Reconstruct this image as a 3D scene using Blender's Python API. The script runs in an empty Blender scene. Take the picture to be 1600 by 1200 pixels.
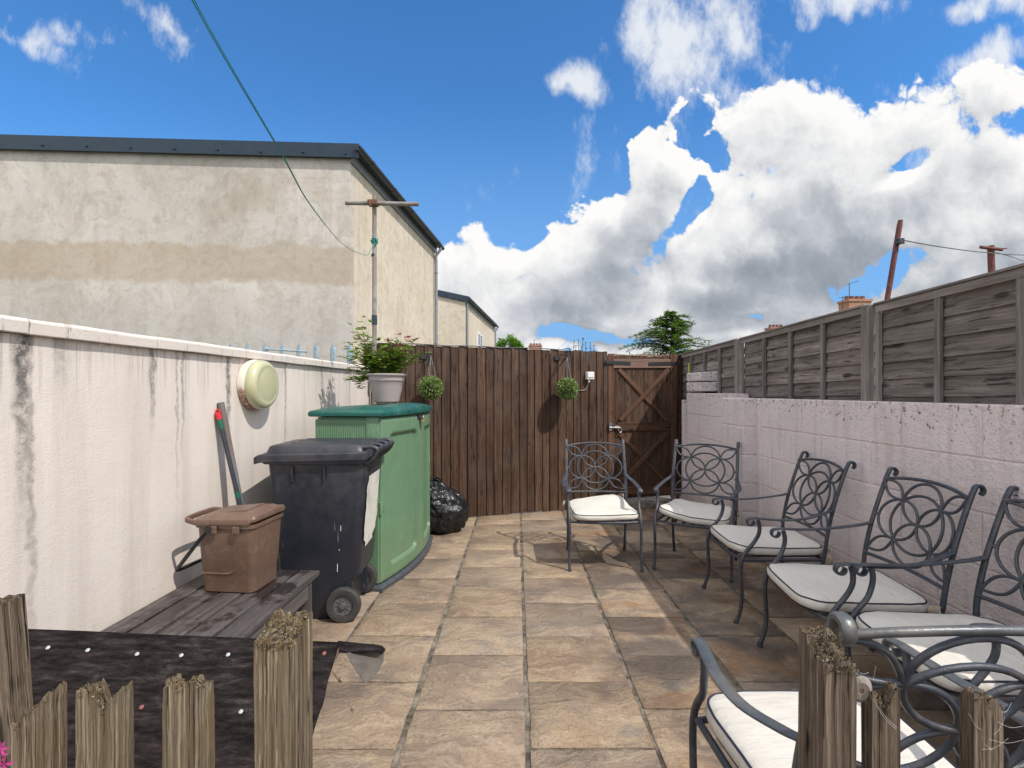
import bpy, math, random
from mathutils import Vector, Matrix, noise as mn
random.seed(7)
# ------------------------------------------------------------------ camera, sky, sun, exposure
F_PX, HOR, CAMH, SL = 800.0, 612.0, 1.36, 0.01625
scn = bpy.context.scene
C = scn.collection
cam = bpy.data.cameras.new('camera'); camo = bpy.data.objects.new('camera', cam); C.objects.link(camo)
cam.sensor_width = 36; cam.lens = 18.0; cam.shift_y = 12.0/1600
cam.clip_start = .02; cam.clip_end = 3000
camo.location = (0, 0, CAMH); camo.rotation_euler = (math.radians(90), 0, 0)
scn.camera = camo
scn.render.resolution_x, scn.render.resolution_y = 1024, 768
scn.view_settings.view_transform = 'Standard'; scn.view_settings.look = 'None'
scn.view_settings.exposure = 0.0; scn.view_settings.gamma = 1.0
scn.cycles.max_bounces = 6; scn.cycles.diffuse_bounces = 3; scn.cycles.glossy_bounces = 3; scn.cycles.transmission_bounces = 3
SUNV = Vector((.65, -.50, 1.0)).normalized()
sun = bpy.data.lights.new('sun', 'SUN'); suno = bpy.data.objects.new('sun', sun); C.objects.link(suno)
sun.energy = 4.0; sun.angle = math.radians(.5); sun.color = (1.0, .94, .86)
suno.rotation_euler = SUNV.to_track_quat('Z', 'Y').to_euler()
SUN_EL = math.asin(SUNV.z); SUN_AZ = math.atan2(SUNV.x, SUNV.y)

class NT:
    """tiny node-graph helper"""
    def __init__(s, nt): s.nt = nt; nt.nodes.clear()
    def n(s, typ, ins=None, **props):
        nd = s.nt.nodes.new(typ)
        for k, v in props.items(): setattr(nd, k, v)
        for k, v in (ins or {}).items():
            sk = nd.inputs[k]
            if isinstance(v, bpy.types.NodeSocket): s.nt.links.new(v, sk)
            elif v is not None:
                sk.default_value = v
        return nd
    def m(s, op, a, b=None, c=None, clamp=False):
        ins = {0: a}
        if b is not None: ins[1] = b
        if c is not None: ins[2] = c
        return s.n('ShaderNodeMath', ins, operation=op, use_clamp=clamp).outputs[0]
    def vm(s, op, a, b=None, c=None, scale=None):
        ins = {0: a}
        if b is not None: ins[1] = b
        if c is not None: ins[2] = c
        if scale is not None: ins['Scale'] = scale
        nd = s.n('ShaderNodeVectorMath', ins, operation=op)
        return nd.outputs['Value'] if op in ('LENGTH', 'DOT_PRODUCT') else nd.outputs[0]
    def noise(s, vec, scale=5, detail=4, rough=.5, dist=0, col=False, dim='3D'):
        nd = s.n('ShaderNodeTexNoise', noise_dimensions=dim, ins={'Vector': vec, 'Scale': scale, 'Detail': detail, 'Roughness': rough, 'Distortion': dist})
        return nd.outputs['Color' if col else 0]
    def ramp(s, fac, stops, interp='LINEAR'):
        nd = s.n('ShaderNodeValToRGB', {0: fac}); cr = nd.color_ramp; cr.interpolation = interp
        while len(cr.elements) < len(stops): cr.elements.new(.5)
        for e, (p, c) in zip(cr.elements, stops):
            e.position = p; e.color = (c, c, c, 1) if isinstance(c, (int, float)) else (*c, 1)
        return nd.outputs[0]
    def mix(s, fac, a, b, mode='MIX'):
        f = lambda c: (*c, 1) if isinstance(c, tuple) and len(c) == 3 else c
        nd = s.n('ShaderNodeMix', None, data_type='RGBA', blend_type=mode)
        for i, v in ((0, fac), (6, f(a)), (7, f(b))):
            if isinstance(v, bpy.types.NodeSocket): s.nt.links.new(v, nd.inputs[i])
            else: nd.inputs[i].default_value = v
        return nd.outputs[2]
    def step(s, x, lo, hi):
        return s.n('ShaderNodeMapRange', {0: x, 1: lo, 2: hi, 3: 0.0, 4: 1.0}, interpolation_type='SMOOTHSTEP').outputs[0]

world = bpy.data.worlds.new("World"); scn.world = world; world.use_nodes = True
def build_world():
    w = NT(world.node_tree)
    g = w.n('ShaderNodeTexCoord').outputs['Generated']
    sp = w.n('ShaderNodeSeparateXYZ', {0: g})
    yy = w.m('MAXIMUM', sp.outputs[1], .12)
    u = w.m('DIVIDE', sp.outputs[0], yy); v = w.m('DIVIDE', sp.outputs[2], yy)
    P0 = w.n('ShaderNodeCombineXYZ', {0: u, 1: v, 2: 0.0}).outputs[0]
    def px(x, y): return (x-800)/800, (612-y)/800
    # cumulus masses: centre, radii, tilt (deg), weight
    B = [(1330, 330, 300, 200, 0, 1), (1260, 225, 130, 105, 0, 1), (1520, 400, 290, 120, 0, 1), (1190, 400, 170, 105, 0, 1),
         (1545, 150, 105, 70, -20, .9), (1440, 225, 140, 65, -30, .85), (1030, 270, 95, 85, -40, .95), (975, 345, 90, 80, 0, 1), (1062, 195, 45, 50, 0, .9),
         (890, 405, 135, 95, 0, 1), (725, 440, 100, 90, 0, 1), (960, 450, 260, 75, 0, 1), (1110, 440, 200, 60, 0, 1),
         (930, 495, 190, 55, 0, .9), (1180, 500, 260, 60, 0, .95), (1620, 300, 160, 110, 0, .9), (1000, 545, 60, 26, 0, .7), (760, 505, 150, 60, 0, .95),
         (1330, 470, 90, 60, 0, .6), (820, 540, 120, 22, 0, .5)]
    GAP = [(1085, 190, 60, 40, -30, 1), (1130, 245, 30, 45, 20, .9), (1068, 330, 26, 62, 25, 1.1), (1455, 250, 62, 22, -25, .9), (925, 522, 120, 20, 0, 1.0), (1400, 425, 120, 34, -22, 1.0),
         (800, 350, 40, 60, 0, .8), (930, 270, 50, 60, 0, .8), (1200, 500, 130, 12, 0, .8)]
    W_ = [(1060, 60, 120, 150, 25, .9), (1165, 70, 100, 100, 40, .6), (1330, 10, 130, 42, 8, .75), (1540, 10, 110, 35, 0, .6), (1560, 95, 90, 40, -20, .55),
          (885, 130, 62, 42, 10, .85), (1130, 160, 90, 60, 20, .5),
          (45, 45, 110, 30, 30, .5), (110, 55, 80, 22, 25, .42), (265, 50, 90, 34, 30, .5), (1215, 270, 300, 120, 0, .3)]
    def field(P, blobs):
        cur = None
        for (x, y, rx, ry, t, wt) in blobs:
            cx, cy = px(x, y); a = math.radians(t)
            nd = w.n('ShaderNodeMapping', {'Vector': P, 'Location': (cx, cy, 0), 'Rotation': (0, 0, -a), 'Scale': (rx/800, ry/800, 1)}, vector_type='TEXTURE')
            L = w.vm('LENGTH', nd.outputs[0])
            d = w.m('MULTIPLY_ADD', L, -wt, wt)
            cur = d if cur is None else w.m('SMOOTH_MAX', cur, d, .12)
        return cur
    def dens(P):
        wp = w.vm('SUBTRACT', w.noise(P, 3.2, 2, .55, col=True, dim='2D'), (.5, .5, .5))
        Pw = w.vm('MULTIPLY_ADD', wp, (.16, .12, 0), P)
        f = w.m('SUBTRACT', field(Pw, B), w.m('MAXIMUM', field(Pw, GAP), 0.0))
        vo = w.n('ShaderNodeTexVoronoi', {'Vector': w.vm('MULTIPLY_ADD', w.vm('SUBTRACT', w.noise(P, 11, 3, .6, col=True, dim='2D'), (.5, .5, .5)), (.06, .06, 0), P),
                 'Scale': 9.0, 'Detail': 3.0, 'Roughness': .56, 'Lacunarity': 2.3}, feature='F1', voronoi_dimensions='2D')
        bil = w.m('SUBTRACT', .50, vo.outputs['Distance'])
        fb = w.m('SUBTRACT', w.noise(P, 5.5, 8, .60, dim='2D'), .5)
        d = w.m('MULTIPLY_ADD', bil, .55, f)
        return w.m('MULTIPLY_ADD', fb, 1.0, d)
    d0 = dens(P0)
    d1 = dens(w.vm('ADD', P0, (.016, .034, 0)))
    d2 = field(w.vm('ADD', P0, (.02, .13, 0)), B)
    cov = w.step(d0, -.21, w.m('MULTIPLY_ADD', w.noise(P0, 2.7, 1, .5, dim='2D'), .30, -.20))
    slope = w.m('SUBTRACT', d0, d1)                        # >0 on sides facing up and right
    lit = w.m('MULTIPLY_ADD', slope, .46, .80)
    dark = w.m('MULTIPLY', w.step(d2, .0, .8), w.m('MULTIPLY_ADD', w.noise(P0, 3.4, 3, .5, dim='2D'), 1.1, .35))
    lit = w.m('SUBTRACT', lit, w.m('MULTIPLY', w.step(d0, .08, .70), .20))
    low = w.m('MULTIPLY', w.m('SUBTRACT', 1.0, w.step(v, .18, .40)), w.step(v, .085, .17))
    lit = w.m('SUBTRACT', lit, w.m('MULTIPLY', dark, w.m('MULTIPLY_ADD', low, .42, .18)))
    ccol = w.ramp(w.m('ADD', lit, .10, clamp=True), [(0, (.30, .34, .40)), (.3, (.44, .48, .54)), (.55, (.66, .69, .74)), (.8, (.95, .96, .97)), (1, (1.15, 1.14, 1.12))])
    # thin high wisps
    Pw = w.vm('MULTIPLY_ADD', w.vm('SUBTRACT', w.noise(P0, 4.5, 3, .6, col=True, dim='2D'), (.5, .5, .5)), (.2, .14, 0), P0)
    fw = field(Pw, W_)
    wn = w.noise(w.n('ShaderNodeMapping', {'Vector': P0, 'Rotation': (0, 0, .6), 'Scale': (9, 5, 1)}).outputs[0], 1.0, 8, .66, dim='2D')
    wd = w.m('MULTIPLY_ADD', w.m('SUBTRACT', wn, .5), 1.9, fw)
    wc = w.m('MULTIPLY', w.step(wd, .05, .75), .92)
    front = w.step(sp.outputs[1], .1, .3)
    sky = w.n('ShaderNodeTexSky', sky_type='NISHITA')
    sky.sun_disc = False; sky.sun_elevation = SUN_EL; sky.sun_rotation = SUN_AZ
    sky.air_density = 1.0; sky.dust_density = .4; sky.ozone_density = 2.5; sky.altitude = 100
    base = w.n('ShaderNodeVectorMath', {0: sky.outputs[0], 1: SKYTINT}, operation='MULTIPLY').outputs[0]
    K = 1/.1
    hz = w.mix(w.m('MULTIPLY', w.m('SUBTRACT', 1.0, w.step(v, .02, .60)), .90), base, (.235*K, .45*K, .80*K))
    c1 = w.mix(w.m('MULTIPLY', wc, front), hz, (.86*K, .89*K, .93*K))
    cc = w.n('ShaderNodeVectorMath', {0: ccol, 'Scale': K*.86}, operation='SCALE').outputs[0]
    c2 = w.mix(w.m('MULTIPLY', cov, front), c1, cc)
    # scattered cloud added over the unseen rest of the sky, brightened to fill shade
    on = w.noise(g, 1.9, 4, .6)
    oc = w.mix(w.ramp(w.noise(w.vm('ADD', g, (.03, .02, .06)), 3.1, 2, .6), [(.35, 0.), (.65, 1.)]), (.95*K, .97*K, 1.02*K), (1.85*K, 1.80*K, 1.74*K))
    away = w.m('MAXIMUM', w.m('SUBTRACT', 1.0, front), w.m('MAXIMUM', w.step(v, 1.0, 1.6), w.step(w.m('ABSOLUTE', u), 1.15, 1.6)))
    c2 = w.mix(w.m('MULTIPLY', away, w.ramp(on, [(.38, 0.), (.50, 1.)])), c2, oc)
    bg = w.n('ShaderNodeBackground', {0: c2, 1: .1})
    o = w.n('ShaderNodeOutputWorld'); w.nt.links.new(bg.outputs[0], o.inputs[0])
SKYTINT = (.70, 1.42, 1.98)
build_world()

# ------------------------------------------------------------------ helpers
def rnd(a, b): return random.uniform(a, b)
def gz(Y): return -SL*Y
def P(px, py, Y): return Vector(((px-800)/F_PX*Y, Y, CAMH+(HOR-py)/F_PX*Y))
def G(px, py):
    Y = F_PX*CAMH/(py-625); return Vector(((px-800)/F_PX*Y, Y, gz(Y)))
def leftwall_x(Y): return -1.96+.075*Y
FA, FB = Vector((-1.25, 5.71, 0)), Vector((1.137, 6.5, 0)); FD = (FB-FA).normalized(); FN = Vector((FD.y, -FD.x, 0))
def fence_at(px):    # point of the back fence line seen in that pixel column
    k = (px-800)/F_PX; t = (k*FA.y-FA.x)/(FD.x-k*FD.y); return FA+FD*t
def cr(pts, n=6, closed=False):
    pts = [Vector(p) for p in pts]; out = []; L = len(pts)
    for i in range(L if closed else L-1):
        if closed: a, b, c, d = (pts[(i+k) % L] for k in (-1, 0, 1, 2))
        else: b, c = pts[i], pts[i+1]; a = pts[i-1] if i else b*2-c; d = pts[i+2] if i+2 < L else c*2-b
        for k in range(n):
            t = k/n
            out.append(.5*((2*b)+(c-a)*t+(2*a-5*b+4*c-d)*t*t+(3*b-a-3*c+d)*t**3))
    if not closed: out.append(pts[-1])
    return out
class MB:
    def __init__(s): s.v = []; s.f = []; s.lc = []; s.pv = []
    def add(s, vs, fs, lc=None, pv=None):
        o = len(s.v); pv = random.random() if pv is None else pv
        s.v += [tuple(v) for v in vs]; s.f += [tuple(i+o for i in f) for f in fs]
        s.lc += [tuple(v) for v in (lc or vs)]; s.pv += [pv]*len(vs)
        return s
    def box(s, c, size, R=None, pv=None, taper=1.0, jit=0):
        c = Vector(c); hx, hy, hz = (q/2 for q in size); vs = []; lc = []
        off = Vector((rnd(0, 9), rnd(0, 9), rnd(0, 9)))
        for z in (-hz, hz):
            k = taper if z > 0 else 1
            for x, y in ((-hx, -hy), (hx, -hy), (hx, hy), (-hx, hy)):
                p = Vector((x*k+rnd(-jit, jit), y*k+rnd(-jit, jit), z+rnd(-jit, jit))); lc.append(p+off)
                vs.append(c+(R @ p if R else p))
        return s.add(vs, [(0, 3, 2, 1), (4, 5, 6, 7), (0, 1, 5, 4), (1, 2, 6, 5), (2, 3, 7, 6), (3, 0, 4, 7)], lc, pv)
    def beam(s, a, b, w, h, up=(0, 0, 1), pv=None):
        """rectangular bar from a to b; w across, h along 'up'. Grain runs along its local x"""
        a = Vector(a); b = Vector(b); d = b-a; L = d.length; d.normalize(); side = d.cross(Vector(up)).normalized(); u2 = side.cross(d)
        R = Matrix((d, side, u2)).transposed()
        return s.box((a+b)/2, (L, w, h), R, pv)
    def tube(s, path, r, n=8, closed=False, up=None, sq=1.0, cap=True, pv=None):
        path = [Vector(p) for p in path]; L = len(path)
        rs = r if isinstance(r, (list, tuple)) else [r]*L
        vs = []; lc = []; N = None; acc = 0
        for i, p in enumerate(path):
            if closed: t = path[(i+1) % L]-path[i-1]
            else: t = path[min(i+1, L-1)]-path[max(i-1, 0)]
            t = t.normalized() if t.length > 1e-9 else Vector((0, 0, 1))
            if up is not None: N = t.cross(Vector(up)); N = N.normalized() if N.length > 1e-6 else Vector((1, 0, 0))
            elif N is None: N = t.orthogonal().normalized()
            else: N = (N-t*N.dot(t)); N = N.normalized() if N.length > 1e-6 else t.orthogonal().normalized()
            Bn = t.cross(N)
            if i: acc += (p-path[i-1]).length
            for k in range(n):
                a = 2*math.pi*(k+.5)/n
                vs.append(p+N*math.cos(a)*rs[i]+Bn*math.sin(a)*rs[i]*sq); lc.append((math.cos(a)*rs[i], math.sin(a)*rs[i], acc))
        fs = []
        for i in range(L if closed else L-1):
            j = (i+1) % L
            for k in range(n): fs.append((i*n+k, i*n+(k+1) % n, j*n+(k+1) % n, j*n+k))
        if cap and not closed: fs += [tuple(range(n))[::-1], tuple((L-1)*n+k for k in range(n))]
        return s.add(vs, fs, lc, pv)
    def strap(s, path, w, th, up, pv=None, closed=False):
        """flat bar: w across, th thick; up = direction across the flat"""
        path = [Vector(p) for p in path]; L = len(path); vs = []; upv = Vector(up)
        for i, p in enumerate(path):
            t = (path[min(i+1, L-1)]-path[max(i-1, 0)]).normalized(); W_ = (upv-t*upv.dot(t)).normalized(); T = t.cross(W_)
            for a, b in ((-1, -.5), (-.6, -1), (.6, -1), (1, -.5), (1, .5), (.6, 1), (-.6, 1), (-1, .5)): vs.append(p+W_*a*w/2+T*b*th/2)
        fs = [(i*8+k, i*8+(k+1) % 8, (i+1)*8+(k+1) % 8, (i+1)*8+k) for i in range(L-1) for k in range(8)]
        fs += [tuple(range(8))[::-1], tuple((L-1)*8+k for k in range(8))]
        return s.add(vs, fs, None, pv)
    def lathe(s, prof, n=32, c=(0, 0, 0), R=None, pv=None):
        c = Vector(c); vs = []; 
        for r, z in prof:
            for k in range(n):
                a = 2*math.pi*k/n; p = Vector((r*math.cos(a), r*math.sin(a), z)); vs.append(c+(R @ p if R else p))
        fs = [(i*n+k, i*n+(k+1) % n, (i+1)*n+(k+1) % n, (i+1)*n+k) for i in range(len(prof)-1) for k in range(n)]
        fs += [tuple(range(n))[::-1], tuple((len(prof)-1)*n+k for k in range(n))]
        return s.add(vs, fs, None, pv)
    def loft(s, rings, cap=(True, True), pv=None):
        n = len(rings[0]); vs = [p for r in rings for p in r]
        fs = [(i*n+k, i*n+(k+1) % n, (i+1)*n+(k+1) % n, (i+1)*n+k) for i in range(len(rings)-1) for k in range(n)]
        if cap[0]: fs.append(tuple(range(n))[::-1])
        if cap[1]: fs.append(tuple((len(rings)-1)*n+k for k in range(n)))
        return s.add(vs, fs, None, pv)
    def grid(s, fn, nu, nv, pv=None, flip=False):
        vs = [fn(i/nu, j/nv) for j in range(nv+1) for i in range(nu+1)]
        fs = [(j*(nu+1)+i, j*(nu+1)+i+1, (j+1)*(nu+1)+i+1, (j+1)*(nu+1)+i) for j in range(nv) for i in range(nu)]
        if flip: fs = [f[::-1] for f in fs]
        return s.add(vs, fs, None, pv)
    def prism(s, poly, y0, y1, ax=1, pv=None):
        """polygon extruded along axis ax"""
        def mk(a, b, t): return (t, a, b) if ax == 0 else ((a, t, b) if ax == 1 else (a, b, t))
        n = len(poly); vs = [mk(a, b, y0) for a, b in poly]+[mk(a, b, y1) for a, b in poly]
        fs = [tuple(range(n)), tuple(range(2*n-1, n-1, -1))]+[(k, k+n, (k+1) % n+n, (k+1) % n) for k in range(n)]
        return s.add(vs, fs, None, pv)
    def leaf(s, p, d, nrm, L, W_, pv=None):
        d = Vector(d).normalized(); sd = d.cross(Vector(nrm)); sd = sd.normalized() if sd.length > 1e-5 else d.orthogonal().normalized(); up = sd.cross(d)
        p = Vector(p); o = len(s.v)
        return s.add([p, p+d*L*.5+sd*W_/2+up*W_*.15, p+d*L, p+d*L*.5-sd*W_/2+up*W_*.15], [(0, 1, 2), (0, 2, 3)], None, pv)
    def build(s, name, mat, parent=None, smooth=None, bevel=0, seg=2, fixn=False, col=None):
        me = bpy.data.meshes.new(name); me.from_pydata(s.v, [], s.f)
        a = me.attributes.new('lc', 'FLOAT_VECTOR', 'POINT'); a.data.foreach_set('vector', [q for p in s.lc for q in p])
        a = me.attributes.new('pv', 'FLOAT', 'POINT'); a.data.foreach_set('value', s.pv)
        me.update()
        if fixn:
            import bmesh
            bm = bmesh.new(); bm.from_mesh(me); bmesh.ops.recalc_face_normals(bm, faces=bm.faces); bm.to_mesh(me); bm.free()
        if smooth is not None:
            me.shade_smooth()
            if smooth < 179: me.set_sharp_from_angle(angle=math.radians(smooth))
        me.materials.append(mat)
        o = bpy.data.objects.new(name, me); C.objects.link(o)
        if parent: o.parent = parent
        if bevel:
            b = o.modifiers.new('bevel', 'BEVEL'); b.width = bevel; b.segments = seg; b.limit_method = 'ANGLE'; b.angle_limit = math.radians(35); b.harden_normals = False
        return o
def tag(o, label=None, cat=None, group=None, kind=None):
    for k, v in (('label', label), ('category', cat), ('group', group), ('kind', kind)):
        if v: o[k] = v
    return o
def thing(name, label, cat, loc=(0, 0, 0), rz=0, group=None):
    o = bpy.data.objects.new(name, None); C.objects.link(o); o.empty_display_size = .1
    o.location = loc; o.rotation_euler = (0, 0, rz)
    return tag(o, label, cat, group)
def copy_tree(o, parent=None):
    c = o.copy(); C.objects.link(c); c.parent = parent
    for ch in list(o.children): copy_tree(ch, c)
    return c
def rrect(hx, hy, r, n=5):
    out = []
    for sx, sy, a0 in ((1, 1, 0), (-1, 1, 90), (-1, -1, 180), (1, -1, 270)):
        for k in range(n+1):
            a = math.radians(a0+90*k/n); out.append((sx*(hx-r)+r*math.cos(a), sy*(hy-r)+r*math.sin(a)))
    return out
def fbm(x, y=0, z=0, o=3): return mn.fractal(Vector((x, y, z)), 1.0, 2.0, o)

# ------------------------------------------------------------------ materials
def mat(name, fn):
    m = bpy.data.materials.new(name); m.use_nodes = True; w = NT(m.node_tree)
    b = w.n('ShaderNodeBsdfPrincipled'); o = w.n('ShaderNodeOutputMaterial'); w.nt.links.new(b.outputs[0], o.inputs[0])
    w.lc = w.n('ShaderNodeAttribute', attribute_name='lc').outputs['Vector']
    w.pv = w.n('ShaderNodeAttribute', attribute_name='pv').outputs['Fac']
    w.ob = w.n('ShaderNodeTexCoord').outputs['Object']
    def put(k, v):
        if isinstance(v, bpy.types.NodeSocket): w.nt.links.new(v, b.inputs[k])
        else: b.inputs[k].default_value = (*v, 1) if isinstance(v, tuple) and len(v) == 3 else v
    def bump(h, s, d=.01):
        nd = w.n('ShaderNodeBump', {'Strength': s, 'Distance': d, 'Height': h}); put('Normal', nd.outputs[0]); return nd
    fn(w, put, bump); return m
def simple(name, col, rough=.5, metal=0, var=.15, sc=20, bmp=.1, spec=.5, dirt=None, bd=.003):
    def f(w, put, bump):
        n1 = w.noise(w.ob, sc, 5, .6)
        c = w.mix(w.m('MULTIPLY', w.ramp(n1, [(.3, 0.), (.7, 1.)]), 1.0), tuple(q*(1-var) for q in col), tuple(min(1, q*(1+var)) for q in col))
        if dirt:
            n2 = w.ramp(w.noise(w.ob, sc*.25, 7, .65), [(.48, 0.), (.62, 1.)]); c = w.mix(w.m('MULTIPLY', n2, dirt[1]), c, dirt[0])
        put('Base Color', c); put('Roughness', w.m('MULTIPLY_ADD', n1, .2, rough-.1)); put('Metallic', metal); put('Specular IOR Level', spec)
        bump(w.noise(w.ob, sc*6, 4, .6), bmp, bd)
    return mat(name, f)
def wood(name, cols, axis=0, sc=1.0, rough=.8, bmp=.6, pvar=.35, knots=True, streak=(60, 9), dist=.004, grey=None, crack=0):
    """grain runs along the local axis of each board"""
    def f(w, put, bump):
        s = [streak[0]*sc]*3; s[axis] = 1.6*sc
        off = w.vm('SCALE', w.n('ShaderNodeCombineXYZ', {0: w.pv, 1: w.pv, 2: w.pv}).outputs[0], scale=37.0)
        base = w.vm('ADD', w.lc, off)
        wob = w.vm('MULTIPLY_ADD', w.vm('SUBTRACT', w.noise(base, 5*sc, 2, .5, col=True), (.5, .5, .5)), (.03/sc**2, .03/sc**2, .03/sc**2), base)
        m1 = w.vm('MULTIPLY', wob, tuple(s)); g = w.noise(m1, 1.0, 6, .65)
        s2 = [streak[1]*sc]*3; s2[axis] = .9*sc
        g2 = w.noise(w.vm('MULTIPLY', wob, tuple(s2)), 1.0, 4, .6)
        fac = w.m('MULTIPLY_ADD', g2, .55, w.m('MULTIPLY', g, .55))
        n = len(cols)
        c = w.ramp(fac, [(.30+.42*i/(n-1), cols[i]) for i in range(n)])
        pvv = w.m('MULTIPLY_ADD', w.n('ShaderNodeTexWhiteNoise', {1: w.pv}, noise_dimensions='1D').outputs[0], 2*pvar, 1-pvar)
        c = w.vm('SCALE', c, scale=pvv)
        h = w.m('MULTIPLY_ADD', g, .8, w.m('MULTIPLY', g2, .5))
        if knots:
            ks = [9*sc]*3; ks[axis] = 3.2*sc
            vo = w.n('ShaderNodeTexVoronoi', {'Vector': w.vm('MULTIPLY', wob, tuple(ks)), 'Scale': 1.0}).outputs['Distance']
            k = w.m('SUBTRACT', 1.0, w.step(vo, .05*knots, .13*knots)); c = w.mix(w.m('MULTIPLY', k, .85), c, tuple(q*.5 for q in cols[0]))
            h = w.m('SUBTRACT', h, w.m('MULTIPLY', k, .5))
        if crack:
            cs = [crack]*3; cs[axis] = 3.0
            ck = w.ramp(w.noise(w.vm('MULTIPLY', wob, tuple(cs)), 1.0, 3, .6), [(.60, 0.), (.67, 1.)]); c = w.mix(w.m('MULTIPLY', ck, .85), c, tuple(q*.6 for q in cols[0])); h = w.m('SUBTRACT', h, w.m('MULTIPLY', ck, .9))
        if grey:
            gn = w.ramp(w.noise(w.ob, 3.5, 6, .65), [(.42, 0.), (.66, 1.)]); c = w.mix(w.m('MULTIPLY', gn, grey[1]), c, grey[0])
        put('Base Color', c); put('Roughness', rough); put('Specular IOR Level', .3); bump(h, bmp, dist)
    return mat(name, f)

M = {}
M['metal'] = simple('painted iron', (.034, .041, .055), .44, .0, .3, 45, .5, .6, ((.12, .10, .085), .35), .002)
M['worn'] = simple('worn iron', (.075, .085, .092), .38, .2, .3, 16, .5, .6, ((.20, .17, .14), .35), .002)
M['steel'] = simple('zinc steel', (.42, .43, .45), .35, .9, .2, 40, .1)
M['black_iron'] = simple('black iron', (.018, .018, .02), .5, 0, .3, 60, .3)
M['rim'] = simple('grey wheel rim', (.13, .13, .135), .4, .2, .2, 60, .2)
M['rubber'] = simple('rubber', (.045, .043, .042), .75, 0, .25, 60, .3)
M['binblack'] = None
M['white'] = simple('white plastic', (.72, .71, .68), .4, 0, .06, 20, .05)
M['brass'] = simple('brass', (.62, .42, .25), .35, .7, .2, 60, .1)
M['galv'] = simple('galvanised steel', (.36, .45, .50), .45, .55, .2, 22, .1)
M['anth'] = simple('anthracite metal', (.016, .032, .050), .42, .1, .15, 6, .04)
M['pvc'] = simple('black plastic pipe', (.03, .032, .038), .4, 0, .2, 20, .05)
M['fascia'] = simple('grey fascia', (.20, .21, .24), .4, 0, .1, 8, .05)
M['brick'] = None
M['green_wire'] = simple('green line', (.02, .20, .17), .45, 0, .15, 50, .1)
M['rust'] = simple('rusty pole', (.13, .035, .028), .7, 0, .5, 14, .3)
M['tubegrey'] = simple('scaffold tube', (.27, .25, .23), .5, .35, .35, 13, .3, .5, ((.16, .10, .07), .5))
M['clamp'] = simple('rusty clamp', (.15, .06, .04), .8, 0, .4, 60, .5)
M['pot'] = simple('taupe pot', (.37, .315, .31), .5, 0, .05, 8, .05, .4, ((.30, .26, .24), .3))
M['lattgreen'] = simple('teal lid plastic', (.006, .088, .070), .36, 0, .2, 16, .15, .5, ((.07, .17, .15), .35))
M['brownplastic'] = simple('brown caddy plastic', (.135, .083, .058), .42, 0, .10, 60, .25, .5, ((.21, .14, .105), .35), .001)
M['darkbase'] = simple('dark grey plastic', (.06, .065, .075), .55, 0, .2, 20, .2)
M['piping'] = simple('navy piping', (.012, .014, .035), .7, 0, .1, 60, .1)
M['glass'] = simple('window glass', (.10, .12, .14), .08, 0, .1, 2, 0)
M['tile'] = simple('roof tile', (.16, .08, .06), .8, 0, .3, 4, .3)
M['soil'] = simple('soil', (.04, .027, .018), .95, 0, .4, 60, 1.0)
M['bark'] = simple('bark', (.09, .06, .04), .9, 0, .3, 30, .8)
M['frame_white'] = simple('white window frame', (.75, .75, .74), .4)
M['fluoro'] = simple('lime plastic', (.55, .75, .05), .6)
def leafmat(name, cols, rough=.45, tr=.35):
    m = bpy.data.materials.new(name); m.use_nodes = True; w = NT(m.node_tree)
    pv = w.n('ShaderNodeAttribute', attribute_name='pv').outputs['Fac']
    n = len(cols); c = w.ramp(pv, [(i/(n-1), cols[i]) for i in range(n)])
    b = w.n('ShaderNodeBsdfPrincipled', {'Base Color': c, 'Roughness': rough})
    t = w.n('ShaderNodeBsdfTranslucent', {0: w.mix(1.0, c, (.9, 1, .5), 'MULTIPLY')})
    mx = w.n('ShaderNodeMixShader', {0: tr, 1: b.outputs[0], 2: t.outputs[0]}); o = w.n('ShaderNodeOutputMaterial'); w.nt.links.new(mx.outputs[0], o.inputs[0])
    return m
M['rose'] = leafmat('rose leaves', [(.04, .10, .018), (.09, .19, .025), (.17, .31, .035), (.30, .42, .06), (.24, .28, .05), (.20, .07, .03)])
M['box'] = leafmat('box leaves', [(.03, .07, .02), (.07, .15, .03), (.17, .28, .06), (.34, .42, .15), (.52, .55, .30)])
M['conifer'] = leafmat('conifer needles', [(.03, .07, .02), (.08, .16, .035), (.14, .25, .05), (.22, .33, .07)], .6, .35)
M['lime'] = leafmat('lime leaves', [(.07, .17, .015), (.14, .30, .02), (.22, .42, .03)], .5, .4)
M['weed'] = leafmat('weeds', [(.03, .06, .015), (.07, .13, .02), (.14, .2, .05)])
M['dead'] = leafmat('dead leaves', [(.05, .03, .02), (.12, .07, .04), (.20, .13, .08)], .8, .1)
M['lichen'] = leafmat('lichen', [(.03, .022, .015), (.09, .06, .035), (.17, .125, .08), (.27, .17, .05), (.06, .055, .03), (.34, .30, .23)], .9, 0)
M['petal'] = leafmat('petals', [(.45, .03, .20), (.6, .1, .35)], .5, .4)
M['petal2'] = leafmat('red buds', [(.25, .02, .02), (.4, .06, .05)], .5, .3)
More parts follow.
